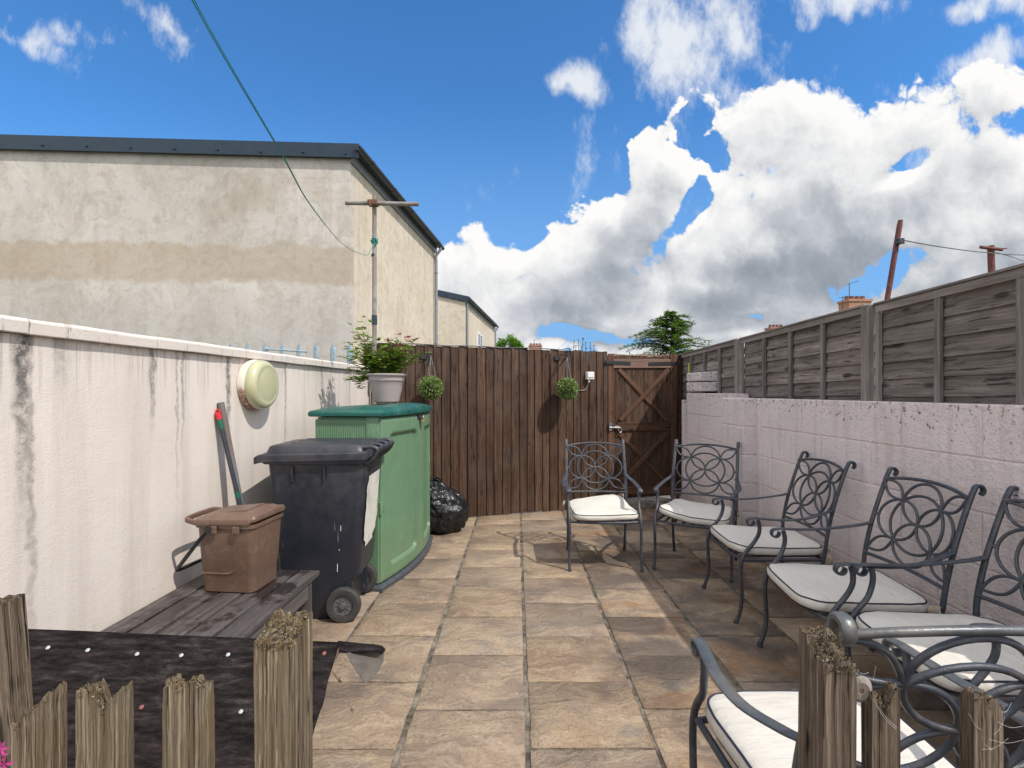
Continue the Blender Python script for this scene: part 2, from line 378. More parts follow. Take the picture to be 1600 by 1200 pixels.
# special materials
def _pave(w, put, bump):
    P_ = w.n('ShaderNodeNewGeometry').outputs['Position']
    off = w.vm('SCALE', w.n('ShaderNodeCombineXYZ', {0: w.pv, 1: w.pv, 2: w.pv}).outputs[0], scale=53.0)
    p = w.vm('ADD', P_, off)
    wob = w.vm('MULTIPLY_ADD', w.vm('SUBTRACT', w.noise(p, 2.2, 4, .6, col=True), (.5, .5, .5)), (.5, .5, .5), p)
    rip = w.noise(w.n('ShaderNodeMapping', {'Vector': wob, 'Rotation': (0, 0, .5), 'Scale': (3.0, 14, 3)}).outputs[0], 1.2, 6, .6)
    big = w.noise(wob, 2.6, 4, .6); fine = w.noise(p, 70, 5, .7)
    wn = w.n('ShaderNodeTexWhiteNoise', {1: w.pv}, noise_dimensions='1D').outputs[0]
    c = w.ramp(big, [(.30, (.16, .125, .10)), (.45, (.31, .22, .145)), (.58, (.40, .295, .19)), (.72, (.235, .20, .17))])
    c = w.mix(w.m('MULTIPLY', w.ramp(rip, [(.45, 0.), (.60, 1.)]), .42), c, (.50, .39, .27))
    vein = w.m('SUBTRACT', 1.0, w.step(w.m('ABSOLUTE', w.m('SUBTRACT', rip, .5)), .0, .018)); c = w.mix(w.m('MULTIPLY', vein, .4), c, (.13, .09, .065))
    c = w.mix(w.m('MULTIPLY', w.ramp(wn, [(.35, 0.), (.9, 1.)]), .38), c, (.25, .215, .185))
    sp = w.n('ShaderNodeSeparateXYZ', {0: P_})
    xs = w.step(sp.outputs[0], -.1, .9)
    stn = w.ramp(w.noise(wob, 1.9, 5, .55), [(.44, 0.), (.60, 1.)])
    rustn = w.ramp(w.noise(wob, 2.7, 4, .55), [(.50, 0.), (.62, 1.)])
    c = w.mix(w.m('MULTIPLY', w.m('MULTIPLY', rustn, xs), .7), c, (.27, .14, .06))
    c = w.mix(w.m('MULTIPLY', w.m('MULTIPLY', stn, w.m('MULTIPLY_ADD', xs, .72, .26)), .85), c, (.085, .068, .058))
    c = w.mix(w.m('MULTIPLY', w.ramp(fine, [(.36, 1.), (.52, 0.)]), .42), c, (.13, .10, .085))
    sc_ = w.ramp(w.noise(p, 34, 3, .7), [(.66, 0.), (.70, 1.)]); c = w.mix(w.m('MULTIPLY', sc_, .3), c, (.62, .58, .50))
    c = w.vm('SCALE', c, scale=w.m('MULTIPLY_ADD', wn, .30, .80))
    put('Base Color', c); put('Roughness', w.m('MULTIPLY_ADD', big, -.25, .80)); put('Specular IOR Level', .35)
    bump(w.m('MULTIPLY_ADD', fine, .22, w.m('MULTIPLY_ADD', rip, 1.0, w.m('MULTIPLY', big, .7))), .9, .024)
M['paving'] = mat('riven sandstone paving', _pave)
def _mortar(w, put, bump):
    P_ = w.n('ShaderNodeNewGeometry').outputs['Position']
    n = w.noise(P_, 9, 6, .7); c = w.ramp(n, [(.38, (.05, .04, .032)), (.52, (.17, .14, .11)), (.7, (.31, .27, .215))])
    ms = w.ramp(w.noise(P_, 5, 5, .7), [(.55, 0.), (.65, 1.)]); c = w.mix(w.m('MULTIPLY', ms, .7), c, (.06, .07, .035))
    put('Base Color', c); put('Roughness', .95); bump(w.noise(P_, 120, 4, .7), .8, .006)
M['mortar'] = mat('mortar', _mortar)
M['earth'] = simple('rough ground', (.11, .12, .07), .95, 0, .4, 1.5, .5, .2)

def _render_wall(w, put, bump):          # painted, streaked render of the left garden wall; x depth, y along, z up (object space)
    sp = w.n('ShaderNodeSeparateXYZ', {0: w.ob}); Y, Z = sp.outputs[1], sp.outputs[2]
    c = w.mix(w.noise(w.ob, 1.8, 5, .6), (.59, .52, .465), (.76, .695, .63))
    st = w.noise(w.vm('MULTIPLY', w.ob, (1, 9, .5)), 1.0, 6, .6); c = w.mix(w.m('MULTIPLY', w.ramp(st, [(.45, 0.), (.75, 1.)]), .5), c, (.44, .385, .34))
    top = w.step(Z, 1.05, 1.60)
    fs = w.noise(w.vm('MULTIPLY', w.ob, (1, 48, 1.3)), 1.0, 6, .72)
    fsm = w.ramp(w.m('MULTIPLY_ADD', top, .20, w.m('SUBTRACT', fs, .10)), [(.58, 0.), (.72, 1.)])
    c = w.mix(w.m('MULTIPLY', fsm, .38), c, (.16, .14, .12))
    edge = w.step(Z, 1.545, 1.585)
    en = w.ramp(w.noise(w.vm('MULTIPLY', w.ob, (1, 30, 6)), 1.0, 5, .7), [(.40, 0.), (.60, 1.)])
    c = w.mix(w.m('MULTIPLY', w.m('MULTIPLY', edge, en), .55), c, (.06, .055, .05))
    wy = w.m('MULTIPLY_ADD', w.m('SUBTRACT', w.noise(w.ob, 7, 5, .7), .5), .09, Y)
    rough = w.noise(w.ob, 26, 6, .75)
    tot = None
    for y0, wd, z0, z1, s in ((1.905, .040, .62, 1.55, 1.0), (1.93, .02, .2, 1.0, .55), (2.52, .022, 1.05, 1.45, .8), (2.69, .012, .55, 1.4, .5), (2.73, .012, .9, 1.4, .55), (3.12, .022, .8, 1.45, .9),
                              (3.78, .018, .6, 1.4, .6), (4.40, .02, .5, 1.4, .55), (2.05, .03, 1.3, 1.55, .4), (5.0, .02, .9, 1.5, .5)):
        d = w.m('ABSOLUTE', w.m('SUBTRACT', wy, y0)); k = w.m('SUBTRACT', 1.0, w.step(d, wd*.25, wd*1.2))
        k = w.m('MULTIPLY', w.m('MULTIPLY', k, w.step(Z, z0, z1)), s)
        tot = k if tot is None else w.m('MAXIMUM', tot, k)
    tot = w.m('MULTIPLY', tot, w.ramp(rough, [(.33, .15), (.55, 1.)]))
    c = w.mix(w.m('MULTIPLY', tot, .88), c, (.05, .05, .045))
    put('Base Color', c); put('Roughness', .85); put('Specular IOR Level', .2)
    bump(w.m('MULTIPLY_ADD', w.noise(w.ob, 14, 5, .6), 1.2, w.noise(w.ob, 160, 3, .6)), .5, .004)
M['leftwall'] = mat('streaked pale render', _render_wall)
def _coping(w, put, bump):
    c = w.mix(w.noise(w.ob, 3, 5, .6), (.60, .53, .475), (.76, .695, .63))
    fs = w.noise(w.vm('MULTIPLY', w.ob, (1, 26, 5)), 1.0, 6, .75)
    c = w.mix(w.m('MULTIPLY', w.ramp(fs, [(.57, 0.), (.68, 1.)]), .75), c, (.09, .08, .07))
    put('Base Color', c); put('Roughness', .85); bump(w.noise(w.ob, 90, 4, .7), .5, .004)
M['coping'] = mat('stained coping', _coping)
def _block(w, put, bump):
    off = w.vm('SCALE', w.n('ShaderNodeCombineXYZ', {0: w.pv, 1: w.pv, 2: w.pv}).outputs[0], scale=3.0)
    p = w.vm('ADD', w.ob, off); sp = w.n('ShaderNodeSeparateXYZ', {0: w.ob})
    c = w.mix(w.noise(p, 2.5, 5, .6), (.65, .55, .545), (.82, .72, .71))
    st = w.noise(w.vm('MULTIPLY', w.ob, (1, 14, 1.2)), 1.0, 6, .65); c = w.mix(w.m('MULTIPLY', w.ramp(st, [(.5, 0.), (.72, 1.)]), .38), c, (.34, .29, .25))
    top = w.step(sp.outputs[2], .95, 1.31)
    ds = w.m('MULTIPLY_ADD', top, .13, w.noise(w.ob, 30, 6, .75)); c = w.mix(w.m('MULTIPLY', w.ramp(ds, [(.68, 0.), (.74, 1.)]), .85), c, (.07, .06, .05))
    low = w.m('SUBTRACT', 1.0, w.step(sp.outputs[2], -.1, .45)); c = w.mix(w.m('MULTIPLY', w.m('MULTIPLY', low, w.ramp(w.noise(w.ob, 5, 6, .7), [(.3, .3), (.6, 1.)])), .65), c, (.12, .10, .085))
    put('Base Color', c); put('Roughness', .85); put('Specular IOR Level', .25)
    bump(w.m('MULTIPLY_ADD', w.noise(w.ob, 24, 3, .6), .9, w.noise(w.ob, 75, 4, .65)), 1.0, .011)
M['block'] = mat('pink painted blockwork', _block)
def _stucco(w, put, bump):
    sp = w.n('ShaderNodeSeparateXYZ', {0: w.ob}); Z = sp.outputs[2]
    wp = w.vm('MULTIPLY_ADD', w.vm('SUBTRACT', w.noise(w.ob, 1.1, 4, .6, col=True), (.5, .5, .5)), (1.2, 1.2, 1.2), w.ob)
    c = w.mix(w.ramp(w.noise(wp, .8, 6, .6), [(.3, 0.), (.7, 1.)]), (.42, .38, .335), (.62, .575, .53))
    wv = w.n('ShaderNodeTexWave', {'Vector': wp, 'Scale': 1.3, 'Distortion': 16, 'Detail': 4, 'Detail Scale': 1.4}).outputs['Fac']
    c = w.mix(w.m('MULTIPLY', w.ramp(wv, [(.6, 0.), (1., 1.)]), .14), c, (.70, .65, .58))
    zn = w.m('MULTIPLY_ADD', w.m('SUBTRACT', w.noise(w.ob, 2.2, 5, .65), .5), .35, Z)
    band = w.m('MULTIPLY', w.step(zn, 3.02, 3.12), w.m('SUBTRACT', 1.0, w.step(zn, 3.60, 3.68)))
    xb = w.m('SUBTRACT', 1.0, w.step(sp.outputs[1], 8.1, 8.2))
    c = w.mix(w.m('MULTIPLY', w.m('MULTIPLY', band, xb), w.m('MULTIPLY_ADD', w.noise(wp, 1.6, 5, .65), 1.0, .10)), c, (.40, .315, .225))
    lowg = w.m('MULTIPLY', w.m('SUBTRACT', 1.0, w.step(zn, 2.3, 3.05)), xb); c = w.mix(w.m('MULTIPLY', lowg, .45), c, (.44, .42, .40))
    br = w.ramp(w.noise(w.vm('MULTIPLY', wp, (1, 1, .6)), 1.3, 6, .7), [(.52, 0.), (.7, 1.)]); c = w.mix(w.m('MULTIPLY', br, .55), c, (.36, .29, .21))
    side = w.step(sp.outputs[1], 8.1, 8.2); c = w.mix(w.m('MULTIPLY', side, .45), c, (.70, .58, .41))
    fg = w.noise(wp, 6, 9, .75); c = w.mix(w.m('MULTIPLY', w.ramp(fg, [(.35, 1.), (.52, 0.)]), .45), c, (.30, .26, .215))
    dr = w.noise(w.vm('MULTIPLY', w.ob, (5, 5, .35)), 1.0, 6, .7); c = w.mix(w.m('MULTIPLY', w.ramp(dr, [(.52, 0.), (.70, 1.)]), .35), c, (.33, .29, .24))
    put('Base Color', c); put('Roughness', .9); put('Specular IOR Level', .2)
    bump(w.m('ADD', w.noise(wp, 5, 6, .6), w.m('MULTIPLY', wv, .12)), .35, .008)
M['stucco'] = mat('bare cement render', _stucco)
def _brick(w, put, bump):
    nd = w.n('ShaderNodeTexBrick', {'Vector': w.n('ShaderNodeMapping', {'Vector': w.ob, 'Rotation': (math.pi/2, 0, 0)}).outputs[0], 'Color1': (.46, .17, .08, 1), 'Color2': (.58, .27, .14, 1), 'Mortar': (.32, .27, .22, 1), 'Scale': .5, 'Mortar Size': .012, 'Brick Width': .225, 'Row Height': .075})
    put('Base Color', w.mix(w.m('MULTIPLY', w.noise(w.ob, 9, 4), .6), nd.outputs[0], (.20, .10, .07))); put('Roughness', .9)
M['brick'] = mat('red brick', _brick)
M['fencewood'] = wood('dark stained boards', [(.012, .006, .005), (.038, .018, .011), (.072, .038, .022), (.135, .078, .048)], 2, 1.0, .62, .8, .30, 1.4, (70, 12), .004, ((.15, .115, .09), .22), 50)
M['gatewood'] = wood('brown gate timber', [(.025, .012, .008), (.07, .033, .019), (.12, .06, .035), (.17, .095, .06)], 0, 1.0, .62, .6, .25, 1.4, (70, 12), .004, None, 50)
M['palegate'] = wood('pale worn rail', [(.10, .06, .045), (.19, .12, .09), (.30, .21, .16)], 0, 1.0, .7, .6, .15)
M['lap'] = wood('grey lap boards', [(.035, .028, .025), (.105, .088, .078), (.19, .163, .145), (.31, .27, .24)], 0, 1.0, .85, .8, .34, 1.7, (75, 16), .005, ((.075, .055, .045), .4), 60)
M['batten'] = wood('grey battens', [(.07, .058, .05), (.18, .155, .14), (.31, .275, .25)], 0, 1.0, .85, .7, .22, False, (60, 12))
M['old'] = wood('rotting grey wood', [(.010, .008, .006), (.070, .050, .032), (.185, .145, .100), (.45, .39, .30)], 2, 2.2, .9, 1.0, .12, 1.2, (330, 70), .004, ((.19, .125, .045), .35), 190)
M['olddark'] = wood('rotting brown wood', [(.010, .007, .005), (.065, .045, .032), (.15, .112, .080), (.32, .26, .195)], 2, 2.2, .9, 1.0, .12, 1.2, (330, 70), .004, None, 190)
def _bench(w, put, bump):
    base = w.vm('ADD', w.lc, w.vm('SCALE', w.n('ShaderNodeCombineXYZ', {0: w.pv, 1: w.pv, 2: w.pv}).outputs[0], scale=37.0))
    g = w.noise(w.vm('MULTIPLY', base, (60, 2, 60)), 1.0, 6, .65)
    c = w.ramp(g, [(.3, (.025, .021, .020)), (.5, (.068, .058, .055)), (.7, (.13, .115, .11))])
    n = w.noise(w.ob, 4.2, 5, .6); wet = w.ramp(n, [(.475, 0.), (.53, 1.)])
    c = w.mix(w.m('MULTIPLY', wet, .8), c, (.014, .009, .009))
    dust = w.ramp(w.noise(w.ob, 26, 5, .7), [(.60, 0.), (.7, 1.)]); c = w.mix(w.m('MULTIPLY', dust, .3), c, (.30, .26, .22))
    put('Base Color', c); put('Roughness', w.m('MULTIPLY_ADD', wet, -.25, .62)); bump(g, .5, .003)
M['bench'] = mat('grey brown bench timber', _bench)
def _binblack(w, put, bump):
    n = w.noise(w.ob, 3, 5, .6); c = w.mix(n, (.011, .014, .023), (.026, .030, .042))
    sp = w.n('ShaderNodeSeparateXYZ', {0: w.ob})
    up = w.step(sp.outputs[2], .45, .95)
    du = w.ramp(w.noise(w.ob, 6, 7, .7), [(.42, 0.), (.68, 1.)]); c = w.mix(w.m('MULTIPLY', w.m('MULTIPLY', du, w.m('MULTIPLY_ADD', up, .42, .06)), 1.0), c, (.10, .09, .088))
    scr = w.ramp(w.noise(w.vm('MULTIPLY', w.ob, (70, 70, 5)), 1.0, 3, .7), [(.70, 0.), (.73, 1.)]); c = w.mix(w.m('MULTIPLY', scr, .5), c, (.3, .3, .31))
    put('Base Color', c); fs_ = w.ramp(w.noise(w.vm('MULTIPLY', w.ob, (26, 26, 34)), 1.0, 6, .8), [(.64, 0.), (.70, 1.)]); c2 = w.mix(w.m('MULTIPLY', fs_, w.m('MULTIPLY', up, .45)), c, (.36, .30, .25)); put('Base Color', c2)
    put('Roughness', w.m('MULTIPLY_ADD', n, .22, .32)); bump(w.noise(w.ob, 12, 4, .6), .12, .01)
M['binblack'] = mat('dusty black plastic', _binblack)
def _greenbox(w, put, bump):
    n = w.noise(w.ob, 5, 6, .65); c = w.mix(n, (.105, .205, .115), (.15, .265, .155))
    sc_ = w.ramp(w.noise(w.vm('MULTIPLY', w.ob, (9, 9, 2.2)), 1.6, 8, .72), [(.58, 0.), (.75, 1.)]); c = w.mix(w.m('MULTIPLY', sc_, .55), c, (.33, .42, .33))
    dk = w.ramp(w.noise(w.ob, 2.3, 6, .7), [(.5, 0.), (.75, 1.)]); c = w.mix(w.m('MULTIPLY', dk, .35), c, (.07, .13, .065))
    sx = w.ramp(w.noise(w.n('ShaderNodeMapping', {'Vector': w.ob, 'Rotation': (.5, 0, 0), 'Scale': (40, 40, 3)}).outputs[0], 1.0, 5, .75), [(.66, 0.), (.71, 1.)]); c = w.mix(w.m('MULTIPLY', sx, .4), c, (.42, .50, .42))
    lo = w.m('SUBTRACT', 1.0, w.step(w.n('ShaderNodeSeparateXYZ', {0: w.ob}).outputs[2], .05, .5)); c = w.mix(w.m('MULTIPLY', w.m('MULTIPLY', lo, w.ramp(w.noise(w.ob, 10, 6, .7), [(.4, 0.), (.65, 1.)])), .5), c, (.19, .20, .10))
    put('Base Color', c); put('Roughness', w.m('MULTIPLY_ADD', n, .3, .32)); bump(w.noise(w.ob, 14, 4, .6), .12, .01)
M['greenbox'] = mat('faded green plastic', _greenbox)
def _felt(w, put, bump):
    g = w.noise(w.vm('MULTIPLY', w.ob, (14, 60, 60)), 1.0, 7, .7); f = w.noise(w.ob, 160, 3, .7)
    c = w.ramp(g, [(.40, (.008, .006, .006)), (.55, (.026, .020, .020)), (.72, (.075, .062, .060))])
    rd = w.ramp(w.noise(w.ob, 70, 3, .7), [(.60, 0.), (.66, 1.)]); c = w.mix(w.m('MULTIPLY', rd, .16), c, (.09, .035, .04))
    gr = w.ramp(w.noise(w.ob, 11, 6, .75), [(.58, 0.), (.7, 1.)]); c = w.mix(w.m('MULTIPLY', gr, .25), c, (.15, .13, .12))
    put('Base Color', c); put('Roughness', .95); put('Specular IOR Level', .15); bump(w.m('MULTIPLY_ADD', f, .6, g), 1.0, .009)
M['felt'] = mat('dark roofing felt', _felt)
M['feltback'] = simple('felt underside', (.13, .115, .10), .9, 0, .4, 30, .6, .2, ((.06, .05, .045), .6))
def _fabric(w, put, bump):
    n = w.noise(w.ob, 4, 4, .6); c = w.mix(n, (.54, .505, .45), (.66, .63, .575))
    st = w.ramp(w.noise(w.ob, 7, 6, .7), [(.56, 0.), (.78, 1.)]); c = w.mix(w.m('MULTIPLY', st, .25), c, (.45, .38, .30))
    wr = w.noise(w.n('ShaderNodeMapping', {'Vector': w.ob, 'Rotation': (0, 0, .4), 'Scale': (4, 13, 9)}).outputs[0], 1.6, 4, .55)
    put('Base Color', c); put('Roughness', .9); put('Specular IOR Level', .15); bump(w.m('MULTIPLY_ADD', w.noise(w.ob, 700, 1, .5), .05, wr), .7, .016)
M['fabric'] = mat('cream cushion cloth', _fabric)
M['fabricdirty'] = simple('stained cloth tie', (.42, .33, .24), .9, 0, .3, 30, .3)
def _bag(w, put, bump):
    n = w.noise(w.ob, 9, 5, .6)
    put('Base Color', (.010, .010, .012)); put('Roughness', .30)
    vo = w.n('ShaderNodeTexVoronoi', {'Vector': w.vm('MULTIPLY_ADD', w.noise(w.ob, 7, 3, .6, col=True), (.25, .25, .25), w.ob), 'Scale': 8.0}, feature='DISTANCE_TO_EDGE').outputs['Distance']
    bump(w.m('ADD', w.m('MULTIPLY', w.step(vo, 0, .3), .7), w.m('MULTIPLY', n, .6)), .38, .03)
M['bag'] = mat('black polythene', _bag)
def _lens(w, put, bump):
    n = w.noise(w.ob, 9, 4, .6); put('Base Color', w.mix(n, (.40, .40, .24), (.54, .53, .34))); put('Roughness', .22); put('Transmission Weight', 0.0); put('Subsurface Weight', .0); put('Coat Weight', .3)
M['lens'] = mat('yellowed lens', _lens)
def _lampbase(w, put, bump):
    sp = w.n('ShaderNodeSeparateXYZ', {0: w.ob})
    k = w.m('SUBTRACT', 1.0, w.step(w.m('MULTIPLY_ADD', w.noise(w.ob, 14, 5, .7), .10, sp.outputs[2]), -.02, .06))
    put('Base Color', w.mix(w.m('MULTIPLY', k, w.ramp(w.noise(w.ob, 40, 4, .7), [(.3, .35), (.6, 1.)])), (.66, .60, .52), (.24, .10, .05))); put('Roughness', .6)
M['lampbase'] = mat('cream enamel with rust', _lampbase)

# ------------------------------------------------------------------ ground and paving
def ground_z(x, y): return gz(y)
g = MB(); g.add([(-900, -300, -.16), (900, -300, -.16), (900, 1500, -.16), (-900, 1500, -.16)], [(0, 1, 2, 3)])
tag(g.build('ground', M['earth']), kind='structure')
g = MB(); g.add([(-2.3, -1.6, gz(-1.6)-.008), (2.4, -1.6, gz(-1.6)-.008), (2.4, 7.3, gz(7.3)-.008), (-2.3, 7.3, gz(7.3)-.008)], [(0, 1, 2, 3)])
tag(g.build('mortar_bed', M['mortar']), kind='structure')
pv = MB(); random.seed(11)
joints = [-2.42, -1.93, -1.43, -.945, -.443, .0625, .567, 1.075, 1.58, 2.09, 2.6]
for i in range(len(joints)-1):
    x0, x1 = joints[i], joints[i+1]; off = (2.255 if i % 2 == 0 else 2.0)-.478*9
    gx = .010 if x0 != -.443 else .013
    for k in range(21):
        y0 = off+.478*k+rnd(-.006, .006); y1 = y0+.478
        if y1 < -1.5 or y0 > 7.0: continue
        if y0 > 6.55: continue
        a = rnd(-.004, .004); xa, xb, ya, yb = x0+gx+rnd(-.003, .003), x1-gx+rnd(-.003, .003), y0+.005, y1-.005
        # riven slab with slightly wavy edges
        n = 7; ring = []
        for t in range(n): ring.append((xa+(xb-xa)*t/n, ya))
        for t in range(n): ring.append((xb, ya+(yb-ya)*t/n))
        for t in range(n): ring.append((xb-(xb-xa)*t/n, yb))
        for t in range(n): ring.append((xa, yb-(yb-ya)*t/n))
        tz = [rnd(-.0025, .0025) for _ in range(4)]
        rr = []
        sx = .01*x0
        for (x, y) in ring:
            q = mn.noise(Vector((x*14, y*14, i+k*.37)))*.0065
            x += q; y += mn.noise(Vector((x*14, y*14, 9+i)))*.0065
            rr.append((x+.010*(y-2), y))
        cx = sum(p[0] for p in rr)/len(rr); cy = sum(p[1] for p in rr)/len(rr)
        R0 = [Vector((x, y, gz(y)-.012)) for x, y in rr]; R1 = [Vector((x, y, gz(y)-.0035+a*.3)) for x, y in rr]
        R2 = [Vector((x+(cx-x)*.02, y+(cy-y)*.02, gz(y)+a*.3)) for x, y in rr]
        pv.loft([R0, R1, R2], (False, True), pv=random.random())
tag(pv.build('paving', M['paving'], smooth=40), kind='structure')
# raised step at the gate
st = MB()
for k, (a, b) in enumerate(((949, 1003), (1004, 1062))):
    A, B_ = fence_at(a)+FN*.02, fence_at(b)+FN*.02
    vs = []
    for z in (gz(6.5)-.02, gz(6.5)+.045):
        for p in (A, B_, B_+FN*.28, A+FN*.28): vs.append(Vector((p.x, p.y, z)))
    st.add(vs, [(0, 1, 2, 3), (7, 6, 5, 4), (0, 4, 5, 1), (1, 5, 6, 2), (2, 6, 7, 3), (3, 7, 4, 0)])
tag(st.build('gate_step', M['mortar'], bevel=.008, fixn=True), kind='structure')

# ------------------------------------------------------------------ left rendered wall
lw = thing('garden_wall', 'long pale rendered wall with black streaks and slab coping, left of the patio', 'wall')
WD = Vector((.075, 1, 0)).normalized(); WN = Vector((WD.y, -WD.x, 0))
def lwp(Y, off, z): # point at depth Y on the face, moved off outwards from the wall
    p = Vector((leftwall_x(Y), Y, 0))+WN*off; return Vector((p.x, p.y, z))
m = MB()
def lwf(off, z0, z1, Y0, Y1, pv=.5, ns=40):
    a = []
    for z in (z0, z1):
        for o in (off, -.2):
            a += [lwp(Y0+(Y1-Y0)*i/ns, o+(mn.noise(Vector((Y0+(Y1-Y0)*i/ns*2, z*3, 0)))*.004 if o == off else 0), z) for i in range(ns+1)]
    n = ns+1; f = []
    for i in range(ns):
        f += [(i, i+1, 2*n+i+1, 2*n+i), (n+i+1, n+i, 3*n+i, 3*n+i+1), (2*n+i, 2*n+i+1, 3*n+i+1, 3*n+i)]
    f += [(0, 2*n, 3*n, n), (ns, n+ns, 3*n+ns, 2*n+ns)]
    m.add(a, f, None, pv)
lwf(0, -.15, 1.572, -1.6, 5.62)
m.build('wall_face', M['leftwall'], lw, fixn=True)
ys = [-1.6, -.6, .3, 1.05, 1.90, 2.52, 3.12, 3.78, 4.40, 5.0, 5.62]
for a, b in zip(ys, ys[1:]):
    m = MB(); zt = 1.572+rnd(0, .002)
    vs = []
    N = 14
    prof = [(.030, 0), (.034, .045), (.026, .057), (-.22, .066), (-.22, 0)]
    rings = []
    for i in range(N+1):
        Y = a+.003+(b-a-.006)*i/N; w_ = mn.noise(Vector((Y*5, 3, 1)))*.004
        rings.append([lwp(Y, o+(w_ if o > 0 else 0), zt+z+mn.noise(Vector((Y*4, o*9, z*30)))*.003) for o, z in prof])
    m.loft(rings); m.build('coping', M['coping'], lw, fixn=True, bevel=.003)

# ------------------------------------------------------------------ right painted block wall
XW = 2.13; ZT = 1.305; CH = .247; BL = .483
rw = thing('block_wall', 'pink painted concrete block wall with a pier, right of the patio below the grey fence', 'wall')
m = MB(); random.seed(5)
def blocks(x, thick, y0, y1, ztop, n, ph, lay=None):
    m.box((x+thick/2+.004, (y0+y1)/2, (ztop-.35)/2-.004), (thick-.004, y1-y0-.008, ztop+.35), pv=.5)
    for r in range(n):
        zt = ztop-r*CH; o = ph+(BL/2 if r % 2 else 0); k = math.floor((y0-o)/BL)
        while o+k*BL < y1:
            a, b = max(y0, o+k*BL), min(y1, o+(k+1)*BL); k += 1
            if b-a < .03: continue
            m.box((x+.02+rnd(-.0015, .0015), (a+b)/2, zt-CH/2), (.04, b-a-.005, CH-.005), pv=rnd(0, 1))
blocks(XW, .16, -1.6, 4.44, ZT, 6, 2.32)
m.build('block_courses', M['block'], rw, bevel=.006, seg=2)
m = MB()
m.box((2.06, 4.66, (ZT-.4)/2), (.112, .43, ZT+.4), pv=.5)
for r in range(6):
    m.box((2.065, 4.66, ZT-.002-r*CH-CH/2), (.13, .44, CH-.006), pv=rnd(0, 1))
m.box((2.20, 4.66, (1.30-.4)/2), (.16, .56, 1.30+.4), pv=.5)
m.build('pier', M['block'], rw, bevel=.009, seg=2)
m = MB(); blocks(2.10, .16, 4.885, 6.17, 1.345, 6, 4.62)
m.box((2.16, 6.23, .55), (.16, .10, 1.42), pv=.2)
m.build('end_section', M['block'], rw, bevel=.006, seg=2)
m = MB()
for r in range(2):
    zt = 1.585-r*.115
    m.box((2.21, 5.93+.0, zt-.055), (.225, .46, .105), pv=rnd(0, 1), jit=.004)
m.build('brick_stack', M['block'], rw, bevel=.014, seg=3)

# ------------------------------------------------------------------ grey lap fence above the right wall
XF = 2.27
def panel(y0, y1, label, zt0):
    t = thing('lap_fence', label, 'fence', (0, 0, 0), 0, 'lap fence panels along the right wall')
    sl = -.0163
    zt = lambda y: zt0+sl*(y-(y0+y1)/2)
    m = MB(); n = 17; H = 1.83; p = (H-.04)/n
    random.seed(int(y0*10)+3)
    for k in range(n):
        for (ya, yb) in ((y0+.02, y1-.02),):
            za, zb = zt(ya)-.035-p*(k+.5), zt(yb)-.035-p*(k+.5)
            wob = rnd(-.004, .004)
            a, b = Vector((XF+.030, ya, za+wob)), Vector((XF+.030, yb, zb-wob))
            d = (b-a); L = d.length; d.normalize(); tilt = -.13
            side = Vector((math.cos(tilt), 0, math.sin(tilt))); up = side.cross(d).normalized()*-1; side = d.cross(up)
            R = Matrix((d, side, up)).transposed(); m.box((a+b)/2, (L, .008, p+.022), R)
    m.build('lap_boards', M['lap'], t)
    m = MB(); m.beam((XF+.008, y0, zt(y0)-.022), (XF+.008, y1, zt(y1)-.022), .022, .044); m.build('top_rail', M['batten'], t, bevel=.002)
    m = MB(); m.beam((XF+.012, y0-.004, zt(y0)+.008), (XF+.012, y1+.004, zt(y1)+.008), .05, .014); m.build('capping', M['batten'], t, bevel=.002)
    nb = 4
    for k in range(nb+1):
        y = y0+.022+(y1-y0-.044)*k/nb
        m = MB(); m.beam((XF+.006, y, zt(y)-1.8), (XF+.006, y, zt(y)-.046), .030 if k in (0, nb) else .036, .022, (1, 0, 0)); m.build('batten', M['batten'], t, bevel=.002)
panel(1.37, 3.20, 'weathered grey lap fence panel nearest the camera, above the pink wall', 1.36+.553)
panel(3.29, 5.08, 'weathered grey lap fence panel in the middle of the run, with brick chimneys behind it', 1.36+.533)
panel(5.16, 6.95, 'weathered grey lap fence panel farthest away, meeting the brown gate', 1.36+.507)
for y, zt, lb in ((1.32, 2.0, 'grey timber fence post at the right edge of the view'), (3.245, 1.36+.548, 'tall pale timber post between the near and middle lap panels'), (5.12, 1.36+.527, 'thin timber post between the middle and far lap panels')):
    m = MB(); m.beam((XF+.0, y, -.1), (XF+.0, y, zt), .075 if y < 5 else .06, .07, (1, 0, 0))
    tag(m.build('fence_post', M['batten'], bevel=.004), lb, 'fence post', 'posts of the lap fence')

# ------------------------------------------------------------------ brown board fence and gate
ang = math.atan2(FD.y, FD.x)
def fpt(s, off, z): p = FA+FD*s+FN*off; return Vector((p.x, p.y, z))
def fs_of(px): return (fence_at(px)-FA).dot(FD)
bf = thing('board_fence', 'dark brown upright board fence across the back of the patio', 'fence')
RF = Matrix((FD, -FN, Vector((0, 0, 1)))).transposed()
s0, s1 = -.34, fs_of(947.5)
m = MB(); s = s0; random.seed(9); k = 0
topz = lambda s: 1.888-.006*s
while s < s1-.03:
    wd = rnd(.094, .112); e = min(s+wd, s1)
    zt = topz(s)+rnd(-.012, .008); zb = gz(6.0+.2*s)+.01+rnd(-.01, .01)
    c = fpt((s+e)/2, .012+rnd(-.002, .002), (zt+zb)/2)
    Rk = RF @ Matrix.Rotation(rnd(-.006, .006), 3, 'Y') @ Matrix.Rotation(rnd(.13, .19), 3, 'Z')
    m.box(c, (e-s+.012, .013, zt-zb), Rk); s = e; k += 1
m.build('boards', M['fencewood'], bf, bevel=.0015, seg=1)
